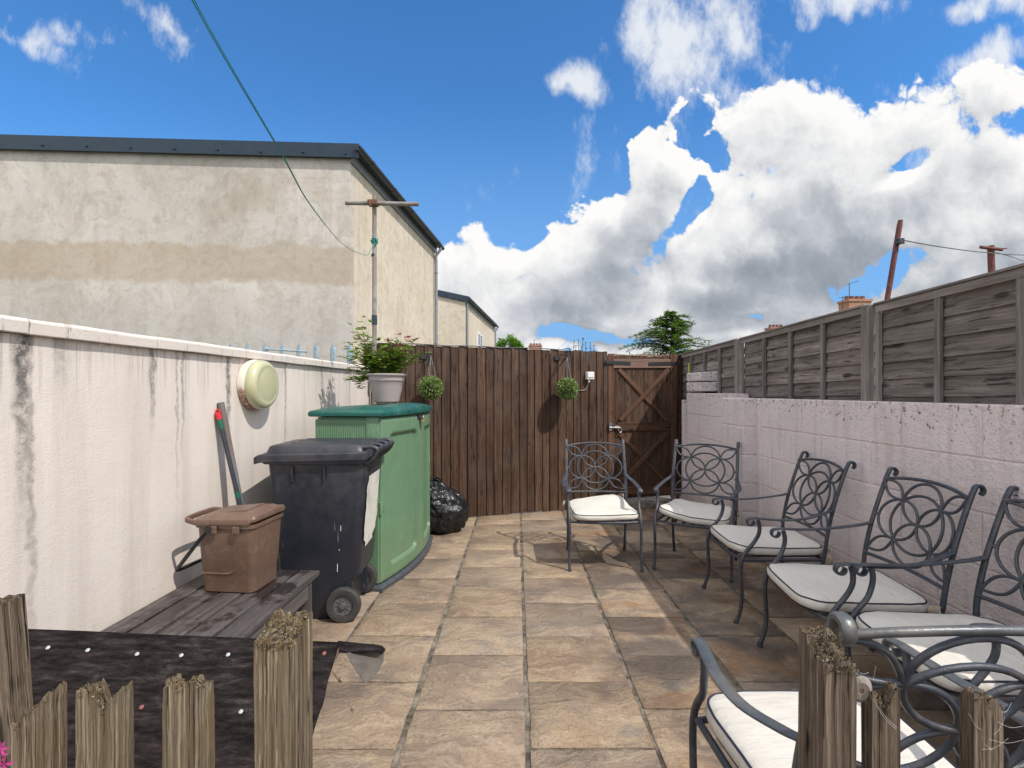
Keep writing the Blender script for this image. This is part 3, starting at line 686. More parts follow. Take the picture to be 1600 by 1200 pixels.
for z in (.25, .95, 1.65):
    m = MB(); m.beam(fpt(s0, -.04, z), fpt(s1, -.04, z), .05, .08); m.build('rail', M['gatewood'], bf)
for s in (s0, s1-.03):
    m = MB(); m.beam(fpt(s, -.06, -.1), fpt(s, -.06, 1.84), .08, .08, (1, 0, 0)); m.build('post', M['gatewood'], bf)
g0, g1 = fs_of(948.5), fs_of(1060)
gt = thing('garden_gate', 'brown ledged gate with crossed braces and black strap hinges, at the far right corner', 'gate')
gzb = gz(6.6)+.09; gzt = 1.80
m = MB(); s = g0+.006; random.seed(4)
while s < g1-.02:
    e = min(s+.118, g1-.004)
    zt = gzt+.028+rnd(-.012, .012)
    m.box(fpt((s+e)/2, .0, (zt+gzb)/2), (e-s-.003, .016, zt-gzb), RF)
    s = e
m.build('boards', M['fencewood'], gt, bevel=.002, seg=1)
m = MB()
for q in range(9):
    sa = g0+.02+(g1-g0-.04)*q/9; m.box(fpt(sa+(g1-g0)/18, .002, gzt+.036+rnd(-.008, .006)), ((g1-g0)/9-.004, .022, rnd(.012, .026)), RF, jit=.004)
m.build('worn_top', M['palegate'], gt, bevel=.003)
gp = lambda px, py, off: (lambda s: fpt(s, off, CAMH+(HOR-py)/F_PX*fpt(s, off, 0).y))(fs_of(px))
def gbeam(name, p, q, w_, th, off, mt):
    m = MB(); a, b = gp(*p, off), gp(*q, off); m.beam(a, b, th, w_, (0, 0, 1)); m.build(name, mt, gt, bevel=.003)
gbeam('top_rail', (957, 568), (1046, 568), .115, .022, .020, M['palegate'])
gbeam('middle_rail', (964, 666.5), (1046, 666.5), .105, .022, .020, M['gatewood'])
gbeam('bottom_rail', (957, 766), (1046, 766), .10, .022, .020, M['gatewood'])
m = MB(); a = gp(1051, 553, .020); b = gp(1051, 776, .020); m.beam(b, a, .10, .022, (FN.x, FN.y, 0)); m.build('hanging_stile', M['gatewood'], gt, bevel=.003)
m = MB(); a = gp(954, 553, .012); b = gp(954, 776, .012); m.beam(b, a, .085, .018, (FN.x, FN.y, 0)); m.build('latch_stile', M['gatewood'], gt, bevel=.003)
gbeam('brace', (966, 577), (1040, 657), .05, .020, .019, M['gatewood'])
gbeam('brace', (1043, 577), (967, 657), .055, .022, .030, M['gatewood'])
gbeam('brace', (967, 678), (1040, 752), .05, .020, .019, M['gatewood'])
gbeam('brace', (1043, 676), (970, 752), .055, .022, .030, M['gatewood'])
for p, q, o in (((945, 566), (983, 567.5), .036), ((1011, 568.5), (1058, 567.5), .036)):
    m = MB(); a, b = gp(*p, o), gp(*q, o); m.beam(a, b, .006, .045, (0, 0, 1))
    m.tube([b+FN*.006+Vector((0, 0, -.03)) if p[0] > 1000 else a+FN*.006+Vector((0, 0, -.02)), b+FN*.006+Vector((0, 0, .03)) if p[0] > 1000 else a+FN*.006+Vector((0, 0, .02))], .012, 10)
    for t in (.2, .5, .8): m.tube([a+(b-a)*t+FN*.003, a+(b-a)*t+FN*.009], .007, 8)
    m.build('strap_hinge', M['black_iron'], gt, bevel=.001)
m = MB(); a = gp(958, 667, .045)
m.tube([gp(949, 668, .05), gp(966, 668, .05)], .009, 10); m.box(gp(951, 667, .04), (.035, .02, .10), RF); m.box(gp(961, 667, .04), (.05, .015, .05), RF)
ring = [gp(965.5, 672, .055)+FD*.028*math.cos(t*.524)+Vector((0, 0, .028*math.sin(t*.524))) for t in range(12)]; m.tube(ring, .005, 6, True)
m.build('latch', M['steel'], gt, smooth=40)
bf2 = thing('end_boards', 'narrow strip of brown boards right of the gate, beside the pink wall end', 'fence')
m = MB(); s = g1+.004
sE = fs_of(1081)
k = 0
while s < sE:
    e = s+.08; m.box(fpt((s+e)/2, .006*(k % 2), (1.86+gz(6.7))/2), (.078, .016, 1.86-gz(6.7)-rnd(0, .02)), RF); s = e; k += 1
m.build('boards', M['fencewood'], bf2, bevel=.0015, seg=1)
m = MB(); m.beam(fpt(g1+.04, -.05, -.12), fpt(g1+.04, -.05, 1.84), .09, .09, (1, 0, 0)); m.build('post', M['gatewood'], bf2)
m = MB(); m.beam((2.245, 6.50, 1.10), (2.245, 6.50, 1.72), .010, .010, (1, 0, 0)); tag(m.build('plastic_cane', M['fluoro']), 'thin lime green upright between the gate and the far lap panel', 'cane')

# cable and junction box on the fence
cb = thing('cable', 'thin black cable along the fence top, dropping to the white junction box', 'cable')
pts = [fpt(s, .028, topz(s)+.004+.004*math.sin(s*9)) for s in [s0+.1+.1*i for i in range(int((fs_of(868)-s0)/.1)+1)]]
cpx = lambda px, py, off=.03: gp(px, py, off)
pts += [cpx(880, 543.5), cpx(888, 545), cpx(892, 552), cpx(893.5, 565), cpx(893, 590), cpx(894, 602)]
m = MB(); m.tube(cr(pts[::2]+[pts[-1]] if len(pts) % 2 == 0 else pts[::2], 3), .0065, 6); m.build('main_run', M['pvc'], cb, smooth=60)
m = MB(); m.tube(cr([cpx(894, 601), cpx(897, 607), cpx(905, 610), cpx(913, 609), cpx(916.5, 602), cpx(917.5, 596)], 6), .007, 6); m.build('loop', M['tubegrey'], cb, smooth=60)
jb = thing('junction_box', 'small white junction box screwed to the brown fence beside the gate', 'junction box')
m = MB(); m.box(cpx(918.5, 587, .055), (.10, .055, .095), RF); m.build('box', M['white'], jb, bevel=.006)
m = MB(); m.box(cpx(918.5, 585.5, .087), (.086, .010, .07), RF); m.build('lid', M['white'], jb, bevel=.004)
m = MB(); a = cpx(917.5, 593, .05); m.tube([a, a-Vector((0, 0, .035))], .014, 10); m.build('gland', M['white'], jb, smooth=40)

# ------------------------------------------------------------------ buildings behind the left wall
def building(nm, label, X1, Y1, H, Lside, wleft, rise, vis):
    t = thing(nm, label, 'building')
    sd = Vector((.1025, 1, 0)).normalized(); fd = Vector((-1, -.048, 0)).normalized()
    A = Vector((X1, Y1, 0)); zb = -.16
    m = MB(); Bp = A+sd*Lside; Cp = A+fd*wleft; Dp = Cp+sd*Lside
    zl = H+rise
    vs = [Vector((p.x, p.y, z)) for p, z in ((A, zb), (Bp, zb), (Dp, zb), (Cp, zb), (A, H), (Bp, H), (Dp, zl), (Cp, zl))]
    # subdivided facade not needed; material carries the trowel marks
    m.add(vs, [(0, 1, 5, 4), (3, 0, 4, 7), (1, 2, 6, 5), (2, 3, 7, 6)]); m.build('walls', M['stucco'], t)
    o = .24; up = Vector((0, 0, 1)); n = sd.cross(up)
    E = A+n*.16-sd*.05; Fq = Bp+n*.16+sd*o*.55; Gq = Cp+fd*.2-sd*.05; Hq = Dp+fd*.2+sd*o*.55
    m = MB(); vs = [Vector((p.x, p.y, z)) for p, z in ((E, H+.18), (Fq, H+.18), (Hq, zl+.18), (Gq, zl+.18), (E, H+.205), (Fq, H+.205), (Hq, zl+.205), (Gq, zl+.205))]
    m.add(vs, [(0, 3, 2, 1), (4, 5, 6, 7), (0, 1, 5, 4), (1, 2, 6, 5), (2, 3, 7, 6), (3, 0, 4, 7)]); m.build('roof', M['anth'], t)
    m = MB(); m.beam(E+up*(H+.09), Gq+up*(zl+.09), .03, .215, up)   # verge flashing across the camera side
    nb = int(wleft/.62)
    for i in range(nb):
        p = E+(Gq-E)*((i+.3)/nb)+up*(H+.09+rise*(i+.3)/nb); m.lathe([(.001, .022), (.014, .02), (.014, .0), (.001, -.002)], 8, p-sd*.016+up*(rnd(-.06, -.02)), Matrix(((1, 0, 0), (0, 0, -1), (0, 1, 0))))
    m.build('verge_trim', M['anth'], t)
    m = MB(); m.beam(A+n*.02+up*(H+.02)-sd*.03, Bp+n*.02+up*(H+.02)+sd*.1, .03, .16, up); m.build('fascia', M['fascia'], t)
    m = MB(); m.beam(A+n*.09+up*(H+.11)-sd*.03, Bp+n*.09+up*(H+.11)+sd*.1, .12, .02, up); m.build('soffit', M['anth'], t)
    m = MB(); q0, q1 = A+n*.17+up*(H+.13)-sd*.12, Bp+n*.17+up*(H+.10)+sd*.14
    half = []
    for q in (q0, q1):
        half.append([q+n*math.cos(a)*.06+up*math.sin(a)*.06 for a in [math.pi+math.pi*k/8 for k in range(9)]]+[q+n*math.cos(a)*.053+up*math.sin(a)*.053 for a in [2*math.pi-math.pi*k/8 for k in range(9)]])
    m.loft(half)
    for i in range(5):
        q = q0+(q1-q0)*((i+.5)/5); m.loft([[q+sd*e+n*math.cos(a)*.068+up*math.sin(a)*.068 for a in [math.pi+math.pi*k/8 for k in range(9)]] for e in (-.03, .03)])
    m.build('gutter', M['pvc'], t, smooth=40)
    m = MB(); q = Bp+n*.07-sd*.12
    m.tube(cr([q1-sd*.25+up*-.04, q1-sd*.25+up*-.12, q+up*(H-.16), q+up*(H-.28)], 4)+[q+up*zb], .036, 12); 
    for z in (H-.6, 2.6): m.lathe([(.045, -.02), (.045, .02)], 12, q+up*z)
    m.build('downpipe', M['fascia'], t, smooth=40)
    return t, A, sd, n
building('rendered_building', 'large two storey cement rendered building with dark metal roof trim, behind the left wall', -2.53, 8.0, 5.0, 5.25, 12.5, .05, 1)
t2, A2, sd2, n2 = building('rendered_house', 'smaller rendered house with white window, farther back behind the brown fence', -1.85, 20.3, 4.92, 8.55, 4.5, 1.0, 0)
q = A2+sd2*3.3+n2*.02
m = MB(); Rw = Matrix((sd2, n2, Vector((0, 0, 1)))).transposed()
for dz in (-.55, 0, .55): m.box(q+Vector((0, 0, 3.45+dz)), (1.3, .07, .06), Rw)
for ds in (-.62, 0, .62): m.box(q+sd2*ds+Vector((0, 0, 3.45)), (.07, .08, 1.2), Rw)
wf = m.build('window', M['frame_white'], t2); m = MB(); m.box(q+Vector((0, 0, 3.45)), (1.2, .04, 1.1), Rw); m.build('pane', M['glass'], wf)
m = MB(); m.tube([A2+n2*.06+sd2*.1+Vector((0, 0, z)) for z in (-.1, 4.9)], .045, 10); m.build('downpipe', M['fascia'], t2)

# steel palisade fence between wall and building
pf = thing('palisade_fence', 'galvanised steel palisade fence with pointed pales, between the left wall and the building', 'fence')
PF0, PF1 = P(278, 535, 5.95), P(546, 536, 6.12)
npal = 11
for i in range(npal):
    p = PF0+(PF1-PF0)*i/(npal-1); zt = p.z; x, y = p.x, p.y
    m = MB(); w_ = .034
    prof = [(-w_, .012), (-w_*.45, .0), (-w_*.3, -.018), (w_*.3, -.018), (w_*.45, 0), (w_, .012)]
    cols = []
    hts = [zt-.06, zt-.035, zt, zt, zt-.035, zt-.06]
    vs = [Vector((x+a, y+b, .0)) for a, b in prof]+[Vector((x+a, y+b, h-.05)) for (a, b), h in zip(prof, hts)]+[Vector((x+a*.75+(.010 if a > 0 else -.010)*(abs(a) > .02), y+b, h)) for (a, b), h in zip(prof, hts)]
    m.add(vs, [(r*6+k, r*6+k+1, r*6+k+7, r*6+k+6) for r in range(2) for k in range(5)])
    o = m.build('pale', M['galv'], pf); sm = o.modifiers.new('thickness', 'SOLIDIFY'); sm.thickness = .003
for z in (.35, 1.62):
    m = MB(); m.beam(PF0*1+Vector((-.3, .03, z-PF0.z)), PF1+Vector((.15, .03, z-PF1.z)), .03, .045); m.build('rail', M['galv'], pf)
m = MB(); a, b = P(418, 545.5, 5.8), P(478, 549.5, 5.8); m.tube([a, b], .011, 8); m.tube([a-Vector((.02, 0, 0)), a+Vector((.01, 0, 0))], .022, 8); m.tube([b, b+Vector((.012, 0, 0))], .018, 8); m.build('bolt_rod', M['galv'], pf, smooth=40)

# ------------------------------------------------------------------ clothes pole and line
cp = thing('washing_line_pole', 'grey scaffold tube washing line pole with a cross bar, in front of the rendered building', 'pole')
PX, PY = -1.478, 5.5
PXb = P(585, 530, PY).x
m = MB(); m.tube([(PXb, PY, gz(PY)), (PXb, PY, 1.9), (PXb, PY, 3.455)], .0235, 14); m.build('upright', M['tubegrey'], cp, smooth=40)
m = MB(); m.tube([P(540, 317, PY-.05), P(654, 319, PY-.05)], .0225, 14); m.build('cross_bar', M['tubegrey'], cp, smooth=40)
m = MB(); m.box(P(583, 317.5, PY-.03), (.10, .10, .05)); m.tube([P(578, 313, PY-.08), P(578, 323, PY-.08)], .012, 8); m.lathe([(.036, -.03), (.036, .03)], 12, P(584.5, 318, PY)); m.build('clamp', M['clamp'], cp, bevel=.004)
m = MB(); m.lathe([(.030, -.05), (.030, .05)], 12, P(585, 500, PY)); m.build('collar', M['anth'], cp, smooth=40); m = MB(); m.lathe([(.027, -.012), (.027, .012)], 12, P(584, 399, PY)); m.build('collar', M['anth'], cp, smooth=40)
wl = thing('washing_line', 'green plastic washing line sagging from the pole up over the camera', 'washing line')
def LP(Y, dz): return Vector((-1.478+(5.5-Y)*.08, Y, CAMH+dz))
base = [LP(.4, 2.25), LP(1.2, 1.70), LP(1.905, 1.457), LP(2.8, 1.30), LP(3.24, 1.211), LP(3.93, 1.185), LP(4.4, 1.225), LP(4.72, 1.28), LP(5.0, 1.335)]
bp = cr(base, 8)
m = MB(); m.tube(bp+cr([LP(5.0, 1.335), P(573, 399, 5.22), P(578, 393, 5.35), P(584, 381, 5.45)], 5)[1:], .0026, 6); m.build('strand', M['green_wire'], wl, smooth=60)
m = MB(); m.tube([p+Vector((.007*max(0, min(1, (3.6-p.y)/1.6)), 0, .003)) for p in bp if p.y < 3.7], .0022, 6); m.build('strand', M['green_wire'], wl, smooth=60)
m = MB()
for k in range(5):
    c0 = P(585+rnd(-1, 1), 378+rnd(-3, 3), PY); m.tube([c0+Vector((.03*math.cos(a*.5), .03*math.sin(a*.5), .006*k)) for a in range(13)], .006, 6)
m.tube([P(587, 372, PY-.03), P(590, 377, PY-.03), P(586, 383, PY-.03)], .01, 6); m.build('knot', M['green_wire'], wl, smooth=60)

# ------------------------------------------------------------------ things beyond the right fence
pl = thing('leaning_pole', 'leaning rusty red pole rising behind the grey lap fence', 'pole')
a, b = P(1381, 500, 7.0), P(1406, 350, 7.0); d = (b-a).normalized(); g_ = a-d*((a.z+.16)/d.z)
m = MB(); m.tube([g_, a, b], .034, 10); m.tube([b, b+d*.05], .03, 10); m.build('shaft', M['rust'], pl, smooth=40)
m = MB(); m.box(P(1406, 377, 6.93), (.07, .08, .07)); m.tube([P(1401, 373, 6.93), P(1413, 380, 6.93)], .014, 8); m.tube([P(1404, 382, 6.95), P(1403, 394, 6.95)], .006, 6); m.build('pulley', M['pvc'], pl, bevel=.01)
p2 = thing('cross_pole', 'short rusty pole with a crooked cross bar, behind the near lap fence panel', 'pole')
a, b = P(1550, 440, 9.0), P(1548, 384, 9.0); m = MB(); m.tube([Vector((a.x, a.y, -.16)), a, b], .05, 10); m.build('shaft', M['rust'], p2, smooth=40)
m = MB(); m.tube([P(1532, 386, 8.95), P(1548, 388, 8.95), P(1566, 390, 8.95)], .028, 8); m.tube([P(1564, 389, 8.95), P(1573, 388, 8.95)], .012, 6); m.build('cross_bar', M['rust'], p2, smooth=40)
m = MB(); m.tube(cr([P(1410, 375, 6.95), P(1450, 382.5, 7.4), P(1500, 390, 8.0), P(1545, 395, 8.8), P(1600, 398.5, 9.5), P(1700, 399, 11.5), P(1780, 396, 13)], 6), .0085, 5)
tag(m.build('overhead_wire', M['pvc'], smooth=60), 'thin dark wire sagging from the leaning rusty pole to the right edge', 'wire')
m = MB(); m.tube(cr([P(1552, 393, 9.0), P(1580, 401, 9.3), P(1610, 411, 9.8), P(1680, 430, 11)], 6), .006, 5)
tag(m.build('overhead_wire', M['pvc'], smooth=60), 'lower thin wire dropping from the short cross pole', 'wire')

def house(label, px0, px1, pytop, Y, aerials, yb):
    t = thing('brick_house', label, 'house', (0, 0, 0), 0, 'brick chimneys of distant houses')
    a, b = P(px0, pytop, Y), P(px1, pytop, Y); w_ = b.x-a.x; cx = (a.x+b.x)/2; zt = a.z; zr = P(0, yb, Y).z
    m = MB(); m.add([Vector((cx+sx*5, Y+sy*4, z)) for z in (-.16, zr-2.6) for sx, sy in ((-1, -1), (1, -1), (1, 1), (-1, 1))], [(0, 1, 5, 4), (1, 2, 6, 5), (2, 3, 7, 6), (3, 0, 4, 7)]); m.build('walls', M['brick'], t)
    m = MB(); m.add([(cx-5.2, Y-4.3, zr-2.7), (cx+5.2, Y-4.3, zr-2.7), (cx+5.2, Y+4.3, zr-2.7), (cx-5.2, Y+4.3, zr-2.7), (cx-5.2, Y, zr), (cx+5.2, Y, zr)], [(0, 1, 5, 4), (2, 3, 4, 5), (0, 4, 3), (1, 2, 5)]); m.build('roof', M['tile'], t)
    m = MB(); m.box((cx, Y, (zt+zr)/2-.3), (w_*.92, w_*.7, zt-zr+.5)); m.box((cx, Y, zt-.12), (w_, w_*.78, .14)); m.build('chimney', M['brick'], t); ch = t.children[-1]
    for k in range(4):
        m = MB(); m.lathe([(w_*.10, 0), (w_*.085, .22), (w_*.09, .24), (w_*.07, .24)], 10, (cx+w_*(-.33+.22*k), Y, zt-.05)); m.build('chimney_pot', M['tile'], ch)
    for (ax, ay) in aerials:
        m = MB(); p = P(ax, ay, Y-.3); m.tube([Vector((p.x, p.y, zt-1.2)), p], .02, 5); m.tube([p+Vector((-.1, 0, -.1)), p+Vector((.55, 0, .12))], .012, 5)
        for k in range(6): q = p+Vector((-.05+.1*k, 0, -.08+.035*k)); m.tube([q+Vector((0, -.12, 0)), q+Vector((0, .12, 0))], .008, 4)
        m.build('aerial', M['pvc'], t)
house('distant house whose large orange chimney with aerial shows over the grey fence', 1317, 1354, 468, 30, [(1327, 442)], 548)
house('distant house with low chimney just clearing the grey fence, left of the larger one', 1199, 1225, 511, 42, [], 556)
house('distant house whose dark chimney and aerial peep over the brown fence', 826, 847, 539, 62, [(835, 530)], 552)
m = MB(); p = P(1317, 463, 28); m.tube([Vector((p.x, p.y, 4.8)), p], .02, 5); m.tube([p+Vector((-.25, 0, -.08)), p+Vector((.2, 0, -.05))], .012, 5); m.tube([Vector((p.x, p.y, -.16)), Vector((p.x, p.y, 4.8))], .03, 6)
tag(m.build('aerial_mast', M['pvc']), 'thin aerial mast just left of the large orange chimney', 'aerial')
# ------------------------------------------------------------------ iron armchairs and their cushions
def make_chair(label, M_=M['metal']):
    t = thing('iron_armchair', label, 'chair', (0, 0, 0), 0, 'dark iron armchairs with circle pattern backs')
    fx, rx = .285, .255
    for s in (-1, 1):
        m = MB()
        pts = [(-.16, .632), (-.151, .595), (-.156, .55), (-.180, .50), (-.220, .45), (-.250, .40), (-.262, .34), (-.260, .26), (-.255, .18), (-.262, .09), (-.290, .004)]
        m.tube(cr([(s*(fx+.006*(z > .5)), y, z) for y, z in pts], 5), .0115, 10); m.lathe([(.015, 0), (.014, .02)], 10, (s*fx, -.290, 0))
        m.build('leg', M_, t, smooth=50)
        m = MB(); m.tube(cr([(s*.262, .262, .46), (s*.259, .245, .36), (s*.256, .250, .22), (s*.255, .27, .10), (s*rx, .298, .004)], 5), .0115, 10); m.lathe([(.015, 0), (.014, .02)], 10, (s*rx, .298, 0))
        m.build('leg', M_, t, smooth=50)
        m = MB(); a = cr([(s*.262, .300, .690), (s*.275, .24, .672), (s*.302, .12, .648), (s*.306, .0, .638), (s*.298, -.10, .640), (s*.290, -.17, .645), (s*.288, -.205, .643)], 5)
        for k in range(1, 13):
            th = math.radians(90-k*24); a.append(Vector((s*.288, -.205-math.cos(th)*.021, .622+math.sin(th)*.021)))
        m.strap(a, .033, .010, (1, 0, 0)); m.build('armrest', M_, t, smooth=50)
        m = MB()
        st = cr([(s*.262, .258, .44), (s*.265, .268, .53), (s*.265, .300, .68), (s*.263, .345, .83), (s*.262, .385, .945), (s*.262, .395, .965)], 5)
        for k in range(1, 12):
            th = math.radians(180-k*22); st.append(Vector((s*.262, .395+.020+math.cos(th)*.020, .965+math.sin(th)*.020)))
        m.strap(st, .026, .016, (1, 0, 0)); m.build('back_post', M_, t, smooth=50)
    def B(u, w_):          # a point of the back: u across, w_ up the slope from its centre
        bow = .028*(1-(u/.262)**2)
        z = .742+w_*.962; y = .318+w_*.255+bow+.06*w_*w_
        return Vector((u, y, z))
    m = MB()
    m.tube([B(u, .196+.028*(1-(u/.262)**2)) for u in [-.262+.524*i/20 for i in range(21)]], .009, 8)
    m.build('back_rail', M_, t, smooth=60); m = MB()
    m.tube([B(u, -.222) for u in [-.264+.528*i/20 for i in range(21)]], .009, 8)
    m.build('back_rail', M_, t, smooth=60)
    m = MB(); r = .0072; ru, rw_ = .1185, .104
    def ring(cu, cw, au, aw, n=40): m.tube([B(cu+au*math.cos(2*math.pi*k/n), cw+aw*math.sin(2*math.pi*k/n)) for k in range(n)], r, 7, True)
    for cu, cw in ((0, 1), (0, -1), (1, 0), (-1, 0)): ring(cu*ru, cw*rw_, ru, rw_)
    m.v and ring(0, 0, ru*1.37, rw_*1.40)
    for su in (-1, 1):
        for sw in (-1, 1):
            A_, Z_ = (su*.256, sw*.192), (su*ru, sw*rw_)
            for e in (-1, 1):
                dx, dy = Z_[0]-A_[0], Z_[1]-A_[1]; L = math.hypot(dx, dy); nx, ny = -dy/L, dx/L
                m.tube([B(A_[0]+dx*q+nx*e*.036*math.sin(math.pi*q), A_[1]+dy*q+ny*e*.036*math.sin(math.pi*q)) for q in [i/12 for i in range(13)]], r*.95, 7)
    for su in (-1, 1): m.tube([B(su*.236, 0), B(su*.266, 0)], r*1.2, 6)
    m.tube([B(0, -.205), B(0, -.225)], r*1.2, 6)
    m.build('back_lattice', M_, t, smooth=60)
    m = MB()
    fr = cr([(-.278, -.235, .385), (-.15, -.262, .385), (0, -.270, .385), (.15, -.262, .385), (.278, -.235, .385)], 5)
    m.tube(fr, .0105, 8); m.tube([(-.256, .25, .385), (.256, .25, .385)], .0105, 8)
    for s in (-1, 1): m.tube([(s*.278, -.24, .385), (s*.257, .25, .385)], .0105, 8)
    for k in range(7):
        x = -.21+.07*k; m.strap([(x, -.262, .388), (x*.95, .25, .388)], .022, .004, (1, 0, 0))
    m.build('seat_frame', M_, t, smooth=50)
    return t
def cushion(label, loc, rz, seed, lift=None, th=.058, shift=(0, 0), dirty=0, wf=.55, wb=.485, dp=.555):
    """tied seat pad: a rounded trapezium with piped edges, softly sagging"""
    rd = random.Random(seed)
    t = thing('seat_cushion', label, 'cushion', loc, rz, 'cream seat cushions on the iron armchairs')
    n = 72; z0 = .398; ox, oy = shift
    lift = lift or (lambda x, y: 0)
    def outline(k, ins, corner=.045):
        # rounded trapezium by sampling a superellipse per angle
        a = 2*math.pi*k/n; ca, sa = math.cos(a), math.sin(a); e = .30
        x = math.copysign(abs(ca)**e, ca); y = math.copysign(abs(sa)**e, sa)
        yy = y*(dp/2-ins); hw = (wf+(wb-wf)*(yy+dp/2)/dp)/2-ins
        bow = -.018*(1-x*x)*(1 if y < 0 else 0)
        return x*hw+ox, yy+oy+bow+.012
    def Z(x, y, base): return z0+base+lift(x, y)+mn.noise(Vector((x*9, y*9, seed)))*.004
    prof = [(.030, .0, 0), (.010, .004, 0), (-.001, .016, 1), (-.003, .030, 1), (-.001, .046, 1), (.008, .056, 0), (.022, .0615, 0), (.05, .066, 0), (.10, .071, 0), (.15, .074, 0), (.20, .076, 0), (.235, .076, 0)]
    rings = []
    for ins, z, wr in prof:
        ring = []
        for k in range(n):
            x, y = outline(k, ins); w_ = 0
            if wr: w_ = .0035*mn.noise(Vector((x*28, y*28, z*30+seed)))
            zz = Z(x, y, z*th/.058)
            if z > .05: zz += .004*mn.noise(Vector((x*11+seed, y*19, 2)))+.0025*mn.noise(Vector((x*31, y*25, seed)))
            r = math.hypot(x-ox, y-oy) or 1
            ring.append(Vector((x+(x-ox)/r*w_, y+(y-oy)/r*w_, zz)))
        rings.append(ring)
    m = MB(); m.loft(rings, (True, True)); pad = m.build('pad', M['fabric'], t, smooth=70)
    for ins, z in ((.0035, .0535), (.006, .0075)):
        m = MB(); m.tube([Vector((*outline(k, ins), Z(*outline(k, ins), z*th/.058)+(.004*mn.noise(Vector((outline(k, ins)[0]*11+seed, outline(k, ins)[1]*19, 2))) if z > .05 else 0))) for k in range(n)], .0036, 6, True)
        m.build('piping', M['piping'], t, smooth=60)
    for s in (-1, 1):
        m = MB(); x, y = outline(int(n*(.13 if s > 0 else .37)), 0); z = Z(x, y, .03)
        m.strap(cr([(x, y, z), (x+s*.03, y+.03, z+.012), (x+s*.055, y+.015, z+rd.uniform(-.01, .02)), (x+s*.06, y+.02, z-.04), (x+s*rd.uniform(.03, .06), y+.035, z-.065)], 4), .02, .002, (0, .3, 1))
        m.build('tie', M['fabricdirty'] if dirty else M['fabric'], t)
    return t
random.seed(21)
def face(ax, ay): return math.atan2(ax, -ay)       # heading whose front (-y) points along (ax, ay)
chairs = [
 ((.752, 4.345), (-.03, -1), 'iron armchair facing the camera, leftmost of the far pair, before the brown boards', 1),
 ((1.530, 4.215), (-.50, -.87), 'iron armchair turned to the left in front of the gate and pier, second from the gate side'.replace(', second from the gate side', ''), 2),
 ((1.665, 3.40), (-1, .03), 'iron armchair side on against the pink wall, just right of the pier', 3),
 ((1.650, 2.53), (-1, .02), 'iron armchair against the pink wall, middle one of the three in a row', 4),
 ((1.700, 1.915), (-1, .03), 'iron armchair against the pink wall, cut off by the right edge of the view', 5),
 ((.842, 1.315), (.0, 1), 'iron armchair in the foreground seen from behind, its worn top rail toward the camera', 6)]
c0 = None; roots = []
for (x, y), (ax, ay), lb, k in chairs:
    if c0 is None: c0 = make_chair(lb); o = c0
    else: o = copy_tree(c0)
    o['label'] = lb; o.location = (x, y, gz(y)); o.rotation_euler = (0, 0, face(ax, ay)); roots.append(o)
for ch in roots[5].children:
    if ch.name.startswith(('back_rail', 'back_post', 'armrest')):
        ch.data = ch.data.copy(); ch.data.materials.clear(); ch.data.materials.append(M['worn'])
def cl(i, label, seed, **kw):
    (x, y), (ax, ay) = chairs[i][0], chairs[i][1]
    return cushion(label, (x, y, gz(y)), face(ax, ay)+kw.pop('dr', 0), seed, **kw)
cl(0, 'thin cream cushion lying skewed with one back corner raised, on the leftmost far armchair', 1, dr=.10, shift=(.0, .0), lift=lambda x, y: max(0, y+.02)*max(0, .25+x)*.42, th=.054, dirty=1)
cl(1, 'cream cushion half in sun, with a curled front corner, on the armchair before the gate', 2, lift=lambda x, y: max(0, -x-.05)*.14+max(0, -y)*max(0, -x)*.3, dirty=1)
cl(2, 'cream cushion with dirty side and loose tie, on the side-on armchair nearest the pier', 3, lift=lambda x, y: max(0, -y)*.05, dirty=1)
cl(3, 'cream cushion overhanging its seat at the far side, on the middle wall-side armchair', 4, dr=-.10, shift=(-.02, -.02), dirty=1)
cl(4, 'cream cushion on the armchair cut off by the right edge, behind the foreground armchair', 5)
cl(5, 'cream cushion on the foreground armchair, seen over its worn back rail', 6)

# ------------------------------------------------------------------ wheelie bin
bn = thing('wheelie_bin', 'black two wheeled bin with white painted patch, in front of the green storage box', 'bin', (-1.22, 3.365, gz(3.365)), .05)
bn.scale = (1, 1, 1.02)
def rr(hx0, hx1, hy, r, z, n=5):
    cx = (hx0+hx1)/2; return [Vector((cx+x, y, z)) for x, y in rrect((hx1-hx0)/2, hy, r, n)]
m = MB()
prof = [(0.0, -.205, .180, .185, .04), (.02, -.215, .190, .195, .045), (.23, -.228, .205, .215, .05), (.27, -.230, .266, .216, .05), (.60, -.252, .290, .240, .05), (.90, -.272, .314, .262, .05), (.955, -.276, .318, .266, .05), (.96, -.30, .328, .285, .04), (.99, -.302, .330, .287, .04)]
m.loft([rr(a, b, h, r, z) for z, a, b, h, r in prof]); m.build('body', M['binblack'], bn, smooth=40)
m = MB()
for y in (-.19, .19): m.box((.165, y, .13), (.11, .03, .22))
m.tube([(.175, -.235, .10), (.175, .235, .10)], .012, 10); m.build('axle', M['binblack'], bn, bevel=.004)
